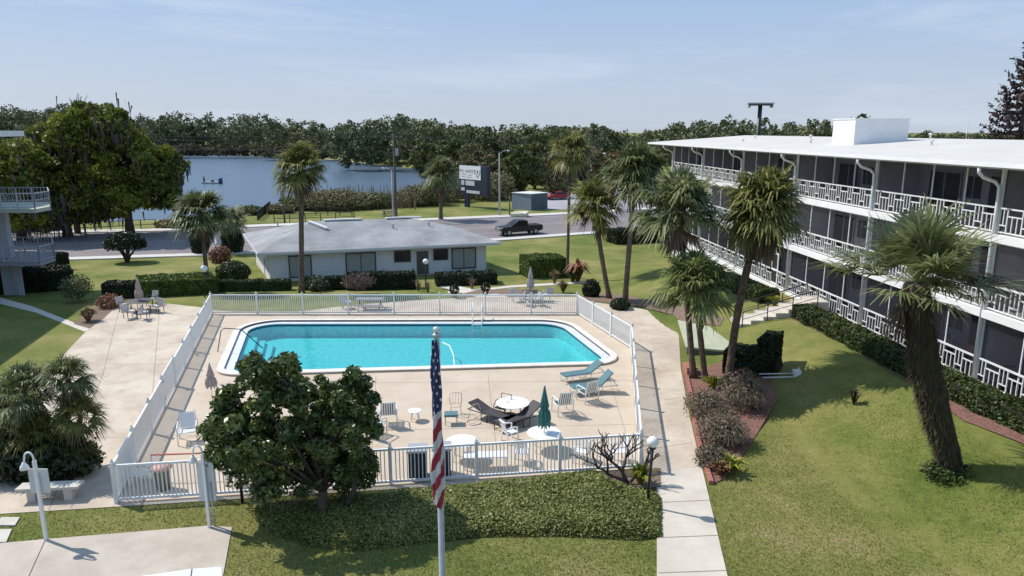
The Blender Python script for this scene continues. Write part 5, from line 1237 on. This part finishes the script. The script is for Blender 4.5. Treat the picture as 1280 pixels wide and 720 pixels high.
# closed umbrellas
def umbrella(label, loc, h_, m, r=.17, pole=whitem, z=.024, name='closed_umbrella', body=.62):
    t = thing(name, label, 'umbrella', (loc[0], loc[1], z)); MB().tube([(0, 0, 0), (0, 0, h_)], .022, 8).build('pole', pole, t); vs_ = []; fs = []; n_ = 48; k_ = 14
    for j in range(k_+1):
        v = j/k_; zz = h_+.02-v*h_*body; rr = (.025+r*min(1, v*1.25)**.9)*(1 if v < .92 else .92); rr *= (.72 if .52 < v < .62 else 1)
        for i in range(n_):
            a = 2*PI*i/n_; f = 1+.26*math.cos(8*a)*min(1, v*2); vs_.append((rr*f*math.cos(a+.3*v), rr*f*math.sin(a+.3*v), zz-(.06*math.cos(8*a) if j == k_ else 0)))
    for j in range(k_):
        for i in range(n_): fs.append((j*n_+i, j*n_+(i+1) % n_, (j+1)*n_+(i+1) % n_, (j+1)*n_+i))
    m_ = MB(); m_.add(vs_, fs, True); m_.build('canopy', m, t); MB().ball((0, 0, h_+.06), .035).build('finial', pole, t); return t
umbrella('closed dark green umbrella standing in the big round table', G(680, 563), 2.55, mat('green_canvas', (.03, .13, .115), .8, (.05, .19, .17), 5), .19)
umbrella('closed greyish pink umbrella by the left fence near the pool corner', G(266, 502), 1.75, mat('pink_canvas', (.38, .30, .29), .85, (.48, .40, .38), 5), .19)
MB_d = None
pinkm = mat('faded_pink_canvas', (.42, .30, .25), .85, (.52, .42, .38), 4)
greyc = mat('grey_canvas', (.34, .32, .32), .85, (.44, .42, .42), 5)
# trash bins
for q, lab, w_ in (((523, 597), 'left dark blue bin behind the near fence at the flag', .62), ((553, 594), 'right dark blue bin behind the near fence, just right of the flag', .60)):
    t = thing('bin', lab, 'bin', (*G(*q)[:2], .024), R(4), 'dark bins behind the near fence'); MB().prism([(-w_/2, -.3), (w_/2, -.3), (w_/2, .3), (-w_/2, .3)], .0, 1.05).build('body', mat('navy_plastic', (.018, .022, .04), .5), t)
    MB().box((0, 0, 1.09), (w_+.08, .68, .08)).build('lid', mat('grey_lid', (.33, .34, .37), .6), t); MB().box((0, -.32, 1.0), (w_*.6, .05, .05)).build('handle', dark, t)
t = thing('bin', 'grey green bin with a red rim in the front left corner of the pool fence', 'bin', (*G(205, 612)[:2], .024)); MB().lathe([(.24, 0), (.30, .75), (.31, .76)], (0, 0, 0), 4).build('body', mat('sage_plastic', (.16, .20, .17), .6), t); MB().lathe([(.33, .76), (.33, .82), (.2, .9)], (0, 0, 0), 16).build('lid', mat('pinkish_lid', (.55, .28, .24), .6), t)
plastic_chair('white plastic chair left of the bin in the front left fence corner', G(178, 606), R(-20))
t = thing('rescue_pole', 'reddish rescue pole lying across the rail behind the near left fence', 'pole', (*G(192, 600)[:2], .95)); MB().tube([(0, 0, 0), (3.1, .25, 0)], .03, 6).build('shaft', mat('red_pole', (.45, .12, .09), .5), t); MB().tube([(-.02, 0, -.93), (0, 0, .03)], .03, 6).build('stand', white, t); MB().tube([(3.1, .25, -.93), (3.1, .25, .03)], .03, 6).build('stand', white, t)
# furniture seen behind the screens of the apartment building
def in_building(u, v): return bo+Matrix.Rotation(yaw, 3, 'Z')@Vector((u, v, 0))
# left patio set
ptm = mat('dark_table', (.09, .08, .08), .5); cushw = mat('floral_cushion', (.42, .38, .38), .8, (.68, .66, .64), 12)
pc0 = G(176, 389); t = round_table('dark oval patio table with a closed pink umbrella on the left patio', pc0, .85, .72, ptm, name='patio_table', frame=dark)
umbrella('closed faded pink umbrella in the left patio table', pc0, 2.35, pinkm, .20, pole=dark)
def metal_chair(label, loc, rz, back, frame=dark, group=None, z=.024):
    t = thing('patio_chair', label, 'chair', (loc[0], loc[1], z), rz, group); MB().box((0, 0, .45), (.52, .5, .09)).build('seat', back, t); MB().bar((0, -.26, .5), (0, -.36, 1.0), .5, .05).build('backrest', back, t)
    for s in (-.28, .28): MB().tube([(s, -.28, 0), (s, -.30, .5), (s, -.26, .68), (s, .2, .66), (s, .27, .5), (s, .28, 0)], .022, 6).build('arm_frame', frame, t)
    return t
metal_chair('patio chair at the left end of the left patio table', G(157, 389), R(-80), cushw, group='chairs of the left patio table')
metal_chair('patio chair with pale cushions on the near left side of the left patio table', G(163, 398), R(-35), cushw, group='chairs of the left patio table')
metal_chair('patio chair on the near side of the left patio table', G(180, 399), R(10), cushw, group='chairs of the left patio table')
metal_chair('patio chair with a tall pale back behind the left patio table', G(191, 382), R(160), cushw, group='chairs of the left patio table')
metal_chair('patio chair at the right end of the left patio table', G(197, 391), R(80), cushw, group='chairs of the left patio table')
# far patio set behind the fence
q0 = G(663, 377); round_table('round table with a closed grey umbrella behind the far fence', q0, .7, .72, mat('table_brown', (.10, .07, .055), .6), frame=dark, name='patio_table'); umbrella('closed grey umbrella behind the far fence right of the house', q0, 2.5, greyc, .2, pole=dark)
for q, rz, lab in (((646, 378), -80, 'pale chair left of the round table behind the far fence'), ((657, 382), -15, 'pale chair on the near side of the round table behind the far fence'), ((672, 382), 20, 'pale chair near right of the round table behind the far fence'), ((682, 377), 90, 'pale chair right of the round table behind the far fence')):
    metal_chair(lab, G(*q), R(rz), mat('silver_sling', (.48, .47, .48), .6), greym, 'chairs round the far patio table')
# picnic tables / planters behind far fence
for q, lab in (((463, 387), 'grey picnic table with benches behind the far fence'),):
    t = thing('picnic_table', lab, 'picnic table', (*G(*q)[:2], .024), 0); gw = mat('grey_wood', (.22, .21, .21), .8)
    MB().box((0, 0, .74), (1.9, .8, .05)).build('tabletop', gw, t)
    for s in (-.72, .72): MB().box((0, s, .44), (1.9, .28, .05)).build('bench_seat', gw, t)
    for x in (-.7, .7): MB().bar((x, -.7, 0), (x, .25, .72), .07).bar((x, .7, 0), (x, -.25, .72), .07).bar((x, -.72, .42), (x, .72, .42), .06).build('leg', gw, t)
metal_chair('grey armchair left of the picnic table behind the far fence', G(434, 386), R(-70), mat('silver_sling', (.48, .47, .48), .6), greym)
for q, lab in (((568, 374), 'small dark planter with a plant left of the path behind the far fence'), ((607, 372), 'small dark planter with a plant right of the path behind the far fence')):
    t = thing('planter', lab, 'planter', (*G(*q)[:2], .03)); MB().lathe([(.18, 0), (.26, .35), (.28, .36), (.24, .38)], (0, 0, 0), 12).build('pot', mat('clay_pot', (.20, .10, .07), .8), t)
    rg = np.random.default_rng(3); u = rg.normal(size=(300, 3)); u /= np.linalg.norm(u, axis=1, keepdims=True); quads_from(u*.33+np.array([0, 0, .6]), u, .12, rg, 1.5, t, 'foliage', dkhedge_leaf)
hb_ = thing('hose_reel', 'white coiled hose on the fence by the left gate', 'hose reel', (*G(238, 442)[:2], 0)); MB().tube([(.02, .28*math.cos(k*PI/8), 1.0+.28*math.sin(k*PI/8)) for k in range(17)], .02, 6).build('coil', white, hb_); MB().box((0, 0, .62), (.12, .2, .12)).build('bracket', white, hb_)

# shuffleboard-like green slab with its low wall, and the brick edging
gs = thing('green_platform', 'pale green painted raised slab behind the twin palm trunks', 'platform', G(880, 442)); g0 = gs.location.copy()
Pq = [G(*q)-g0 for q in ((847, 407), (902, 407), (918, 425), (907, 443), (857, 443))]
MB().prism(Pq, .30, .40).build('slab', mat('pale_green_paint', (.36, .38, .27), .8, (.45, .46, .34), 1.2), gs)
Pi = [p_*.92 for p_ in Pq]; MB().prism(Pi, -.05, .30).build('base_wall', mat('shaded_base', (.10, .11, .10), .9), gs)  # edge shadow under the slab put into the dark base colour
m_ = MB(); E_ = [G(*p) for p in ((856, 458), (860, 480), (866, 505), (868, 530), (874, 556), (881, 582), (889, 606))]
for i in range(len(E_)-1):
    a, b = E_[i], E_[i+1]; k = max(1, int((b-a).length/.24))
    for j in range(k): c0 = a.lerp(b, (j+.04)/k); c1_ = a.lerp(b, (j+.96)/k); m_.bar(c0+Vector((0, 0, .07)), c1_+Vector((0, 0, .07)), .16, .16)
tag(m_.build('brick_edging', brick), 'red brick edging between the walk and the right mulch bed', 'edging')
pl_b = G(862, 468); tag(MB().box((pl_b.x, pl_b.y, .2), (.5, .9, .5)).box((pl_b.x, pl_b.y, .47), (.56, .96, .06)).build('brick_pier', brick), 'short red brick pier at the foot of the twin palm trunks', 'pier')
t = thing('lounge_frame', 'upturned white lounge frame on the lawn right of the dark hedge', 'frame', G(985, 474)); MB().tube([(-1.2, 0, .08), (.6, 0, .12), (.6, .5, .12), (-1.2, .5, .08)], .03, 6).build('rail', whitem, t); MB().box((.45, .2, .25), (.3, .35, .25)).tube([(.3, .1, .1), (.5, .1, .55), (.75, .1, .1)], .03, 6).build('seat_frame', plast, t)

# ---------------------------------------------------------------- across the road
def street_pole(name, label, base, topy, r, m, cat, group=None):
    b = G(*base); z = at(base[0], topy, b.y).z-b.z; t = thing(name, label, cat, b, 0, group); MB().lathe([(r*1.2, -.1), (r, z*.4), (r*.62, z)], (0, 0, 0), 8).build('pole', m, t); return t, z
woodp = mat('wood_pole', (.075, .06, .05), .9, (.13, .105, .09), 4); concp = mat('concrete_pole', (.38, .37, .36), .8)
up_, uz = street_pole('utility_pole', 'tall dark wooden utility pole across the road with wires', (495.5, 276), 167, .18, woodp, 'utility pole')
MB().box((0, 0, uz-.6), (2.6, .12, .14)).build('crossarm', woodp, up_)
for x in (-1.15, -.4, .4, 1.15): MB().lathe([(.05, uz-.53), (.07, uz-.42), (.04, uz-.33), (.001, uz-.3)], (x, 0, 0), 8).build('insulator', concp, up_)
MB().lathe([(.25, uz-3.2), (.27, uz-2.2), (.1, uz-2.1)], (.4, 0, 0), 10).build('transformer', concp, up_)
def street_light(label, base, topy, dirx, reach=2.0):
    t, z = street_pole('street_light', label, base, topy, .14, concp, 'street light', 'street lights across the road')
    MB().tube([(0, 0, z-.3), (dirx*reach*.5, 0, z+.25), (dirx*reach, 0, z+.35)], .06, 6).build('arm', concp, t)
    MB().lathe([(.001, .32), (.22, .3), (.2, .1), (.001, .02)], (dirx*(reach+.3), 0, z+.12), 10).build('lamp_head', mat('lamp_grey', (.6, .61, .62), .4), t); return t
street_light('pale street light beside the wooden utility pole', (492, 276), 213, -1, .9)
street_light('pale street light pole right of the sign board', (624.5, 270), 191, 1, 1.1)
street_pole('sign_post', 'thin grey post beside the lake railing', (356, 279), 228, .12, woodp, 'post')
street_pole('sign_post', 'thin dark post between the street light and the dumpster enclosure', (637, 270), 243, .10, woodp, 'post')
# wires
for k, (dz, dyy) in enumerate(((.2, 0), (-.1, .8), (-1.6, 0))):
    A = up_.location+Vector((-1.1+k*1.1, 0, uz-.3+dz*1.0)); Bp = at(-260, 156+k*9, up_.location.y-22); Cp = at(1000, 172+k*8, up_.location.y+25)
    pts = []
    for P0_, P1_ in ((Bp, A), (A, Cp)):
        for j in range(13): u = j/12; q = P0_.lerp(P1_, u); q.z -= 1.6*4*u*(1-u)*.5; pts.append(q)
    tag(MB().tube(pts, .03, 4, cap=False).build('power_line', dark), ('upper', 'middle', 'lowest')[k]+' power line running to the wooden utility pole across the road', 'power line')
# tall dark T pole behind the roof
tb = Vector((at(948, 165, 105).x, 105, -.5)); tpz = at(948, 131, 105).z+.5; t = thing('sign_pole', 'tall dark T shaped pole with a flat top standing behind the white roof', 'sign pole', tb)
MB().lathe([(.32, 0), (.30, tpz-.1)], (0, 0, 0), 10).build('pole', dark, t); MB().box((0, 0, tpz), (3.4, .9, .22)).build('crossbar', dark, t); m_ = MB()
m_.box((0, 0, tpz+.22), (3.7, 1.0, .12)); m_.build('top_panel', concp, t)
for s in (-1.6, 1.6): MB().box((s, 0, tpz-.15), (.3, .6, .5)).build('lamp', concp, t)
t, z_ = street_pole('antenna', 'thin antenna mast above the far end of the white roof', (1208, 200), 151, .05, greym, 'antenna')
t.location = (at(1208, 170, 75).x, 75, 10.2); t.scale = (1, 1, .16)
# roadside sign
sb = G(583, 259); Ds = sb.y; s_ = Ds/FPX; t = thing('sign_board', 'big white and dark roadside sign board with a shield emblem on a dark post', 'sign', sb); navy = mat('navy_paint', (.015, .02, .04), .5)
def sp_(px, py, dy=0): v = at(px, py, Ds+dy)-sb; return v
p0, p1 = sp_(573, 207), sp_(602.5, 224); cx2 = (p0.x+p1.x)/2; wz = p0.z-p1.z
MB().box((cx2+.55, .75, (p0.z+sp_(590, 243).z)/2), (p1.x-p0.x+1.1, 1.3, p0.z-sp_(590, 243).z)).build('cabinet', navy, t)
MB().box((cx2, .05, (p0.z+p1.z)/2), (p1.x-p0.x, .14, wz)).build('face', mat('sign_white', (.74, .74, .76), .5), t)
MB().box((sp_(583, 250).x, .3, sp_(583, 243).z/2), (.8, .6, sp_(583, 243).z+.2)).build('post', navy, t)
for (a_, b_, c_, d_) in ((575.5, 225.5, 580, 231.5), (581.8, 225.5, 594, 231.5), (575.5, 234.5, 580.5, 238.5), (583, 237.5, 601, 241)):
    u0, u1 = sp_(a_, b_), sp_(c_, d_); MB().box(((u0.x+u1.x)/2, .06, (u0.z+u1.z)/2), (u1.x-u0.x, .1, u0.z-u1.z)).build('message_panel', mat('panel_grey', (.48, .50, .54), .5), t)
def text(body, size, loc, m, par, name='lettering'):
    cu = bpy.data.curves.new(name, 'FONT'); cu.body = body; cu.size = size; cu.extrude = .008; cu.align_x = 'CENTER'; tmp = bpy.data.objects.new('tmp', cu); C.objects.link(tmp)
    dg = bpy.context.evaluated_depsgraph_get(); me = bpy.data.meshes.new_from_object(tmp.evaluated_get(dg)); bpy.data.objects.remove(tmp); me.materials.clear(); me.materials.append(m)
    o = bpy.data.objects.new(name, me); C.objects.link(o); o.parent = par; o.location = loc; o.rotation_euler = (PI/2, 0, 0); return o
ink = mat('sign_ink', (.05, .045, .06), .6); L0 = sp_(584.5, 216)
text("M'S WEST", .80, (L0.x-.1, -.03, L0.z), ink, t); t.rotation_euler = (0, 0, R(-50)); t.scale = (1.5, .6, 1)
m_ = MB()
for (xx, yy, w_) in ((580, 218, 6), (588, 218.6, 5), (579, 220.6, 5), (587, 221.2, 7)): q = sp_(xx, yy); m_.box((q.x, -.03, q.z), (w_*s_, .02, .11))
m_.build('small_lettering', mat('sign_ink_grey', (.30, .29, .33), .6), t)
q = sp_(598.3, 215.5); m_ = MB()
for s in (-1, 1): m_.bar((q.x+s*.46, -.035, q.z+.55), (q.x+s*.44, -.035, q.z), .13, .02, up=(0, 1, 0)); m_.bar((q.x+s*.44, -.035, q.z), (q.x, -.035, q.z-.78), .13, .02, up=(0, 1, 0))
m_.build('emblem', mat('emblem_grey', (.22, .22, .26), .6), t);
m_ = MB(); m_.add([(q.x-.15, -.04, q.z+.42), (q.x+.14, -.04, q.z+.42), (q.x+.12, -.04, q.z-.3), (q.x, -.04, q.z-.1)], [(0, 1, 2, 3)]); m_.build('emblem_centre', ink, t)
# dumpster enclosure, electric box
e0_ = G(662, 262.5); t = thing('enclosure', 'blue grey dumpster enclosure with a dark right side across the road', 'enclosure', e0_); ps = e0_.y/FPX
MB().prism([(-22*ps, 1.5), (2*ps, -.9), (23*ps, 1.5), (1*ps, 4.)], -.1, 2.75).build('wall', mat('blue_grey_fence', (.20, .25, .30), .8, (.25, .30, .36), 2), t)
m_ = MB()
for k in range(22): m_.bar((2*ps+(21*ps)*k/22, -.93+2.4*k/22, .05), (2*ps+(21*ps)*k/22, -.93+2.4*k/22, 2.7), .05)
m_.build('gate_slats', mat('dark_slats', (.03, .045, .06), .7), t); MB().prism([(-22.5*ps, 1.5), (2*ps, -1.1), (23.5*ps, 1.5), (1*ps, 4.2)], 2.75, 2.85).build('cap', white, t)
eb = G(649, 271.5); tag(MB().add([tuple(eb+Vector(v)) for v in ((-1.4, 0, .1), (1.0, -.3, .1), (1.5, 1.0, .1), (-.7, 1.2, .1), (-1.4, 0, .55), (1.0, -.3, .55), (1.5, 1.0, .85), (-.7, 1.2, .85))], [(0, 3, 2, 1), (4, 5, 6, 7), (0, 1, 5, 4), (1, 2, 6, 5), (2, 3, 7, 6), (3, 0, 4, 7)]).build('utility_box', mat('cream_lid', (.62, .60, .42), .6)), 'low cream coloured utility box on the grass above the pickup', 'utility box')
# lake railing
def rail(label, P, h_, name='railing', sp=1.8):
    P = [G(*p) for p in P]; o0 = P[0].copy(); t = thing(name, label, 'railing', o0)
    m_ = MB()
    for i in range(len(P)-1):
        a, b = P[i]-o0, P[i+1]-o0; k = max(1, int((b-a).length/sp))
        for j in range(k+1): c = a.lerp(b, j/k); MB().bar(c-Vector((0, 0, .1)), c+Vector((0, 0, h_)), .1).build('post', dark, t)
    m_ = MB()
    for i in range(len(P)-1):
        for f in (.5, 1): m_.bar(P[i]-o0+Vector((0, 0, h_*f)), P[i+1]-o0+Vector((0, 0, h_*f)), .08)
    m_.build('rails', dark, t); return t
rail('black railing beside the road below the lake scrub', ((343, 279), (420, 277), (443, 276)), 1.3)
rail('black railing on the bank behind the roadside railing', ((336, 268), (440, 270)), 1.3)
rail('black sloping rail leading down to the lake', ((322, 276), (338, 262)), 1.4, sp=.5)
rail('thin railing under the big oak by the lake', ((100, 291), (195, 286)), 1.3)
t = thing('picnic_table', 'dark picnic bench on the bank behind the railing', 'picnic table', G(486, 270)); MB().box((0, 0, .75), (2, .8, .06)).build('tabletop', dark, t); MB().box((0, .8, .45), (2, .3, .05)).box((0, -.8, .45), (2, .3, .05)).build('bench_seat', dark, t); MB().bar((-.7, -.8, 0), (-.7, .3, .75), .1).bar((.7, -.8, 0), (.7, .3, .75), .1).bar((-.7, .8, 0), (-.7, -.3, .75), .1).bar((.7, .8, 0), (.7, -.3, .75), .1).build('leg', dark, t)
# dock / raft on the lake
dk = gz(264, 229.5, WZ); t = thing('pontoon', 'small floating pontoon with a blue barrel on the lake', 'pontoon', dk); MB().box((0, 0, .25), (4.6, 1.8, .4)).build('deck', concp, t)
MB().lathe([(.55, 0), (.6, .6), (.55, 1.5), (.2, 1.6)], (2.6, 0, 0), 10).build('barrel', mat('blue_plastic', (.02, .06, .14), .5), t); MB().lathe([(.2, .3), (.25, 1.2), (.05, 2.3)], (-1.9, 0, 0), 8).build('marker', navy, t); MB().box((.4, 0, .7), (.7, .4, .5)).build('box', dark, t)
# water fountain-like pale pillar beyond sabal palm
pp_ = G(273, 306); tag(MB().lathe([(.55, -.1), (.5, .2), (.35, .3), (.32, 2.0), (.7, 2.2), (.7, 2.5), (.3, 2.55)], pp_, 12).build('stone_pillar', conc), 'pale stone pillar with a flat top behind the red leaved shrub', 'pillar')
# low guard wall pieces / bollards along road edge of the house
# ---------------------------------------------------------------- vehicles
def vehicle(label, cat, name, loc, rz, paint, kind, scale=1., group=None):
    t = thing(name, label, cat, loc, rz, group); t.scale = (scale,)*3
    if kind == 'pickup':
        L_, W, prof = 5.8, 1.95, [(-2.9, .55), (-2.85, 1.12), (-2.75, 1.20), (-1.0, 1.20), (-.95, 1.20), (1.45, 1.18), (1.6, 1.16), (2.75, 1.08), (2.9, .95), (2.9, .5), (2.3, .42), (-2.5, .42)]
        cab = [(-.85, 1.18), (-.80, 1.80), (.45, 1.86), (1.50, 1.17)]
    else:
        L_, W, prof = 4.5, 1.8, [(-2.2, .4), (-2.25, .9), (-2.1, 1.02), (-1.4, 1.05), (1.1, .98), (2.0, .85), (2.2, .7), (2.2, .38), (1.8, .3), (-1.9, .3)]
        cab = [(-1.7, 1.02), (-.85, 1.48), (.35, 1.5), (1.15, .97)]
    def ext(pr, w, taper=1.):
        m_ = MB(); n_ = len(pr); zc = sum(p[1] for p in pr)/n_; zmin = min(p[1] for p in pr); zmax = max(p[1] for p in pr)
        rows = []
        for s in (-1, -.86, .86, 1):
            inn = .93 if abs(s) == 1 else 1
            rows.append([(p[0]*(.992 if abs(s) == 1 else 1), s*w/2*(1-(1-taper)*(p[1]-zmin)/(zmax-zmin+1e-6)), zc+(p[1]-zc)*inn) for p in pr])
        v = [q for r in rows for q in r]; fs = []
        for j in range(3):
            for i in range(n_): fs.append((j*n_+i, j*n_+(i+1) % n_, (j+1)*n_+(i+1) % n_, (j+1)*n_+i))
        fs += [tuple(range(n_))[::-1], tuple(range(3*n_, 4*n_))]; m_.add(v, fs); return m_
    ext(prof, W).build('body', paint, t); ext(cab, W-.14, .84).build('cabin', paint, t)
    gm = mat('car_glass', (.012, .013, .016), .08); cp = [(sum(p[0] for p in cab)/4+(p[0]-sum(q[0] for q in cab)/4)*.84, 1.15 if kind == 'pickup' else .98) if False else p for p in cab]
    z0 = cab[0][1]+.06; z1 = max(p[1] for p in cab)-.09
    for s in (-1, 1):
        y0 = s*(W-.14)/2*1.004; y1 = s*(W-.14)/2*.86*1.004
        m_ = MB()
        for f0, f1 in ((.12, .48), (.52, .90)):
            def X_(f, z): 
                a = cab[0][0]+(cab[1][0]-cab[0][0])*(z-cab[0][1])/(cab[1][1]-cab[0][1]); b = cab[3][0]+(cab[2][0]-cab[3][0])*(z-cab[3][1])/(cab[2][1]-cab[3][1]); return a+(b-a)*f
            q = [(X_(f0, z0), y0, z0), (X_(f1, z0), y0, z0), (X_(f1, z1), y1*1.01, z1), (X_(f0, z1), y1*1.01, z1)]
            m_.add([Vector(v)+Vector((0, s*.012, 0)) for v in q], [(0, 1, 2, 3)])
        m_.build('side_window', gm, t)
    for (a_, b_) in ((cab[3], cab[2]), (cab[0], cab[1])):
        s = 1 if a_[0] > 0 else -1; A_ = Vector((a_[0], 0, a_[1])); B_ = Vector((b_[0], 0, b_[1])); d = B_-A_; nrm = Vector((d.z, 0, -d.x))*(s); nrm.normalize()
        if nrm.z < 0: nrm = -nrm
        p0 = A_+d*.12+nrm*.012; p1 = A_+d*.88+nrm*.012; w0, w1 = (W-.14)/2*.88, (W-.14)/2*.76
        MB().add([(p0.x, -w0, p0.z), (p0.x, w0, p0.z), (p1.x, w1, p1.z), (p1.x, -w1, p1.z)], [(0, 1, 2, 3)]).build('windscreen' if s > 0 else 'rear_window', gm, t)
    rub = mat('tyre_rubber', (.015, .015, .015), .8); rim = mat('wheel_rim', (.35, .35, .36), .35, metal=.5); wr_ = .41 if kind == 'pickup' else .33; ax = 1.85 if kind == 'pickup' else 1.35
    for x in (-ax, ax):
        for s in (-1, 1):
            m_ = MB(); M = Matrix.Rotation(PI/2, 3, 'X'); tmp = MB().lathe([(wr_*.6, -.12), (wr_*.95, -.12), (wr_, -.08), (wr_, .08), (wr_*.95, .12), (wr_*.6, .12)], (0, 0, 0), 20)
            m_.add([M@Vector(v)+Vector((x, s*(W/2-.09), wr_)) for v in tmp.v], tmp.f, True); wh = m_.build('wheel', rub, t)
            m_ = MB(); tmp = MB().lathe([(.01, -.13), (wr_*.58, -.125), (wr_*.58, .125), (.01, .13)], (0, 0, 0), 12); m_.add([M@Vector(v)+Vector((x, s*(W/2-.09), wr_)) for v in tmp.v], tmp.f); m_.build('rim', rim, wh)
    f = L_/2
    for s in (-1, 1):
        MB().box((prof[7][0]+.06 if kind == 'pickup' else 2.1, s*W*.38, .9 if kind == 'pickup' else .75), (.16, .32, .18)).build('headlight', mat('headlight', (.7, .72, .74), .15), t)
        MB().box((-f+.06, s*W*.42, 1.0 if kind == 'pickup' else .85), (.12, .18, .26)).build('tail_light', mat('tail_light', (.25, .01, .01), .3), t)
        MB().box((.95, s*(W/2+.10), 1.22 if kind == 'pickup' else 1.05), (.16, .2, .16)).build('mirror', paint, t)
    MB().box((f-.02, 0, .55), (.14, W*.92, .22)).build('bumper', mat('chrome', (.5, .5, .52), .25, metal=.8) if kind == 'pickup' else paint, t)
    if kind == 'pickup': MB().box((-1.92, 0, 1.19), (1.7, W*.86, .03)).build('bed_cover', mat('bed_black', (.01, .01, .01), .8), t); MB().box((f+.01, 0, .88), (.06, W*.6, .32)).build('grille', rim, t)
    return t
dirr = (nr_[6]-nr_[5]).normalized()
vehicle('black pickup truck driving left along the near lane of the road', 'pickup truck', 'pickup_truck', G(649, 293.2, .04), math.atan2(-dirr.y, -dirr.x), mat('black_paint', (.004, .004, .005), .4), 'pickup', 1.03)
vehicle('red car parked beyond the dumpster enclosure', 'car', 'parked_car', G(697, 249.5, .04), R(205), mat('red_paint', (.30, .012, .02), .3), 'sedan', 1.05)
vehicle('white car half hidden by palm crowns in the lot beyond the road', 'car', 'parked_car', G(776, 246, .04), R(15), mat('white_car_paint', (.6, .6, .6), .3), 'sedan', 1.05)
wb = Vector((at(762, 190, 190).x, 190, -1.2)); t = thing('shed', 'small white flat roofed building beyond the scrub left of the white roof', 'building', wb); MB().box((0, 0, 3.5), (9, 6, 7.2)).build('wall', LW, t); MB().box((0, 0, 7.2), (9.6, 6.6, .4)).build('roof', white, t)

for u, f_, rz_, lab in ((-1.6, 0, 60, 'dark chair behind the nearest ground floor screen at the right photo edge'), (1.6, 0, 120, 'dark chair behind the ground floor screen left of the nearest downpipe'), (3.4, 0, 80, 'dark chair behind the ground floor screen hidden beside the thick palm'), (6.4, 2, 70, 'dark chair on the top floor balcony between the two nearest downpipes'), (13.5, 2, 110, 'dark chair on the top floor balcony above the fan palm crown'), (5.2, 1, 90, 'dark chair on the middle floor balcony behind the fan palm crown')):
    q_ = in_building(u, -1.2); metal_chair(lab, (q_.x, q_.y), yaw+R(rz_), blackc, dark, 'chairs on the screened balconies', floors[f_])
for u, f_, lab in ((.1, 0, 'small dark round table behind the nearest ground floor screen'), (12.3, 2, 'small dark round table on the top floor balcony above the fan palm')):
    q_ = in_building(u, -1.3); t = round_table(lab, (q_.x, q_.y), .38, .7, dark, pedestal=True); t.location.z = floors[f_]
